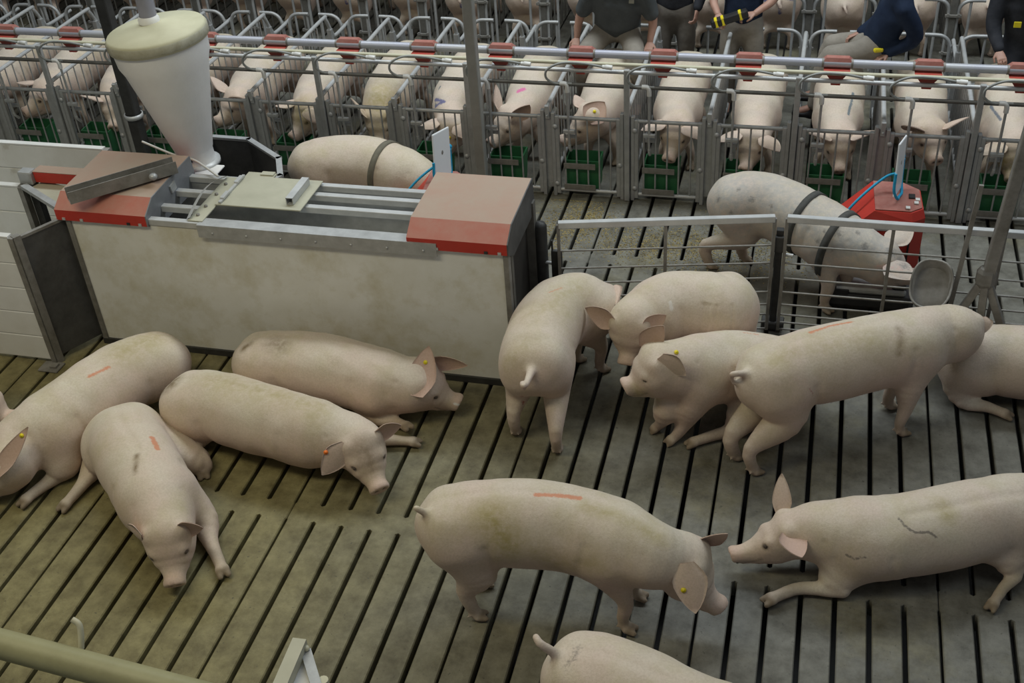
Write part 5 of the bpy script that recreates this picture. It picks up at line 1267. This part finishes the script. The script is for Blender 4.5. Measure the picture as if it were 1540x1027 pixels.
    for S in 'LR':
        f_ = unit(J['foot']); a = J['an' + S]
        b_ = field_obj([([(a + (0, 0, -.01), .055, .055, .055, f_), (a + f_ * .02 + (0, 0, -.06), .05, .06, .05, f_)], .02), ([(a - f_ * .04 + (0, 0, -.06), .045, .03, .04, (0, 0, 1)), (a + f_ * .17 + (0, 0, -.065), .045, .028, .035, (0, 0, 1))], .03)], 'boot', 'black', o, base, .012)
    hc = [([(hd + hu * .055 - hf * .01, .083, .102, .105, hf), (hd + hu * .075 - hf * .01, .078, .095, .10, hf)], .02), ([(hd + hu * .02 - hf * .05, .078, .03, .06, hf), (hd + hu * .06 - hf * .03, .08, .06, .08, hf)], .02)]
    field_obj(hc, 'cap' if cap else 'hair', cap or 'hair', o, base, .012)
    return o, base
DZ = .835
# man in grey shirt, hands on two stall dividers, seated on a sow's back
xl, xr = cx(0) - SP / 2, cx(0) + SP / 2
p1, b1 = person('man in grey t-shirt leaning with both hands on stall dividers', dict(
    pelvis=(-1.80, 10.22, 1.00), chest=(-1.765, 10.06, 1.28), neck=(-1.745, 9.96, 1.46), head=(-1.725, 9.82, 1.60), face=(.05, -.75, -.65), hup=(0, -.6, .75),
    shR=(-1.985, 10.02, 1.38), elR=(-2.115, 10.08, 1.13), wrR=(xl, 10.06, .925), hdR=(0, -.8, -.35), hnR=(0, -.3, 1),
    shL=(-1.525, 10.02, 1.37), elL=(-1.455, 10.07, 1.12), wrL=(xr, 10.02, .925), hdL=(0, -.8, -.35), hnL=(0, -.3, 1),
    hipR=(-1.93, 10.20, .95), knR=(-2.06, 9.84, .80), anR=(-2.06, 9.95, .36), hipL=(-1.67, 10.20, .95), knL=(-1.57, 9.84, .80), anL=(-1.56, 9.95, .36), foot=(0, -1, 0), belly=1), 'grey_shirt', 'khaki', cap='cap', shirt_low=.05, torso_scale=1.22)
MB().box(np.array([-1.62, 9.905, 1.335]), (.045, .006, .03), (1, 0, 0), (0, 1, -.3), (0, .3, 1)).build('chest_emblem', 'strap', p1, b1)
MB().ellipsoid(np.array([-1.725, 9.82, 1.60]) + unit((.05, -.75, -.65)) * .085 + np.array([0, .02, -.05]), (.07, .055, .045), 12, 8).build('face_mask', 'cap', p1, b1)
# standing person behind, khaki legs
person('person in khaki trousers standing behind the man in grey shirt', dict(
    pelvis=(-1.36, 10.86, .98), chest=(-1.36, 10.86, 1.33), neck=(-1.36, 10.85, 1.53), head=(-1.36, 10.83, 1.69), face=(0, -1, -.2), hup=(0, 0, 1),
    shR=(-1.55, 10.86, 1.45), elR=(-1.62, 10.84, 1.18), wrR=(-1.58, 10.72, .98), hdR=(.1, -.3, -.8), hnR=(-1, -.3, 0), shL=(-1.17, 10.86, 1.45), elL=(-1.10, 10.84, 1.18), wrL=(-1.13, 10.72, .98), hdL=(-.1, -.3, -.8), hnL=(1, -.3, 0),
    hipR=(-1.46, 10.86, .93), knR=(-1.47, 10.85, .52), anR=(-1.47, 10.90, .10), hipL=(-1.26, 10.86, .93), knL=(-1.24, 10.85, .52), anL=(-1.24, 10.90, .10), foot=(0, -1, 0)), 'dark_cloth', 'brown_khaki', sleeve='long')
# person with yellow and black hand-held device
p3, b3 = person('person in khaki trousers holding a yellow and black hand-held device', dict(
    pelvis=(-.70, 10.62, .96), chest=(-.69, 10.62, 1.30), neck=(-.68, 10.60, 1.50), head=(-.68, 10.56, 1.66), face=(-.2, -1, -.5), hup=(0, 0, 1),
    shR=(-.88, 10.62, 1.42), elR=(-.97, 10.56, 1.16), wrR=(-.91, 10.40, 1.06), hdR=(.3, -.6, -.3), hnR=(-.3, -.2, 1), shL=(-.50, 10.62, 1.42), elL=(-.42, 10.56, 1.18), wrL=(-.58, 10.42, 1.07), hdL=(-.9, -.3, -.1), hnL=(.1, -.2, 1),
    hipR=(-.80, 10.62, .92), knR=(-.81, 10.60, .52), anR=(-.81, 10.65, .10), hipL=(-.60, 10.62, .92), knL=(-.58, 10.60, .52), anL=(-.58, 10.65, .10), foot=(0, -1, 0)), 'navy', 'khaki')
dv0 = np.array([-.80, 10.33, 1.05]); dx_ = unit((1, .15, .32)); dy_ = unit(np.cross((0, 0, 1), dx_)); dz_ = np.cross(dx_, dy_)
t = thing('scanner_device', 'yellow and black hand-held device in the hands of a person', 'device', dv0 - (0, 0, .06))
MB().box(dv0, (.34, .07, .075), dx_, dy_, dz_, bev=.015).build('housing', 'black', t, dv0 - (0, 0, .06))
for f_ in (-.12, -.06, .10): MB().box(dv0 + dx_ * f_ - dy_ * .0, (.035, .074, .079), dx_, dy_, dz_, bev=.01).build('yellow_band', 'yellow', t, dv0 - (0, 0, .06))
# man in navy jacket seated across a divider
p4, b4 = person('man in navy jacket seated on a divider, hand pressed down', dict(
    pelvis=(.50, 10.12, .97), chest=(.60, 10.05, 1.26), neck=(.62, 9.98, 1.46), head=(.58, 9.90, 1.62), face=(-.8, -.5, -.4), hup=(0, 0, 1),
    shR=(.57, 10.22, 1.38), elR=(.50, 10.28, 1.12), wrR=(.34, 10.22, 1.0), hdR=(-.8, -.2, -.3), hnR=(0, .2, 1), shL=(.66, 9.86, 1.36), elL=(.78, 9.90, 1.10), wrL=(.585, 9.97, .925), hdL=(-.7, -.3, -.35), hnL=(-.2, -.1, 1),
    hipR=(.44, 10.22, .93), knR=(.10, 10.28, .84), anR=(.06, 10.30, .40), hipL=(.47, 10.02, .93), knL=(.08, 9.98, .85), anL=(.02, 9.96, .40), foot=(-1, 0, 0)), 'navy', 'khaki', sleeve='long')
w_ = np.array([.50, 9.93, .965]); t = single(MB().box(w_, (.08, .04, .03), (1, .3, 0), (-.3, 1, 0), bev=.008), 'yellow_marker', 'yellow', 'short yellow marker held by the man in navy jacket', 'marker', w_ - (0, 0, .015))
# person in dark clothes at the right edge
p5, b5 = person('person in dark clothes with a bright yellow badge beside the last stalls', dict(
    pelvis=(1.72, 10.35, .97), chest=(1.66, 10.30, 1.28), neck=(1.63, 10.22, 1.46), head=(1.60, 10.12, 1.62), face=(-.5, -.7, -.4), hup=(0, 0, 1),
    shR=(1.46, 10.30, 1.38), elR=(1.42, 10.22, 1.12), wrR=(1.48, 10.05, .95), hdR=(.2, -.7, -.4), hnR=(-.2, 0, 1), shL=(1.83, 10.26, 1.38), elL=(1.90, 10.2, 1.12), wrL=(1.82, 10.05, .95), hdL=(-.2, -.7, -.4), hnL=(.2, 0, 1),
    hipR=(1.62, 10.35, .93), knR=(1.62, 10.2, .55), anR=(1.62, 10.35, .10), hipL=(1.82, 10.35, .93), knL=(1.84, 10.2, .55), anL=(1.84, 10.35, .10), foot=(0, -1, 0)), 'dark_cloth', 'dark_cloth', sleeve='long')
MB().box(np.array([1.60, 10.155, 1.14]), (.06, .01, .05), bev=.004).build('yellow_badge', 'yellow', p5, b5)
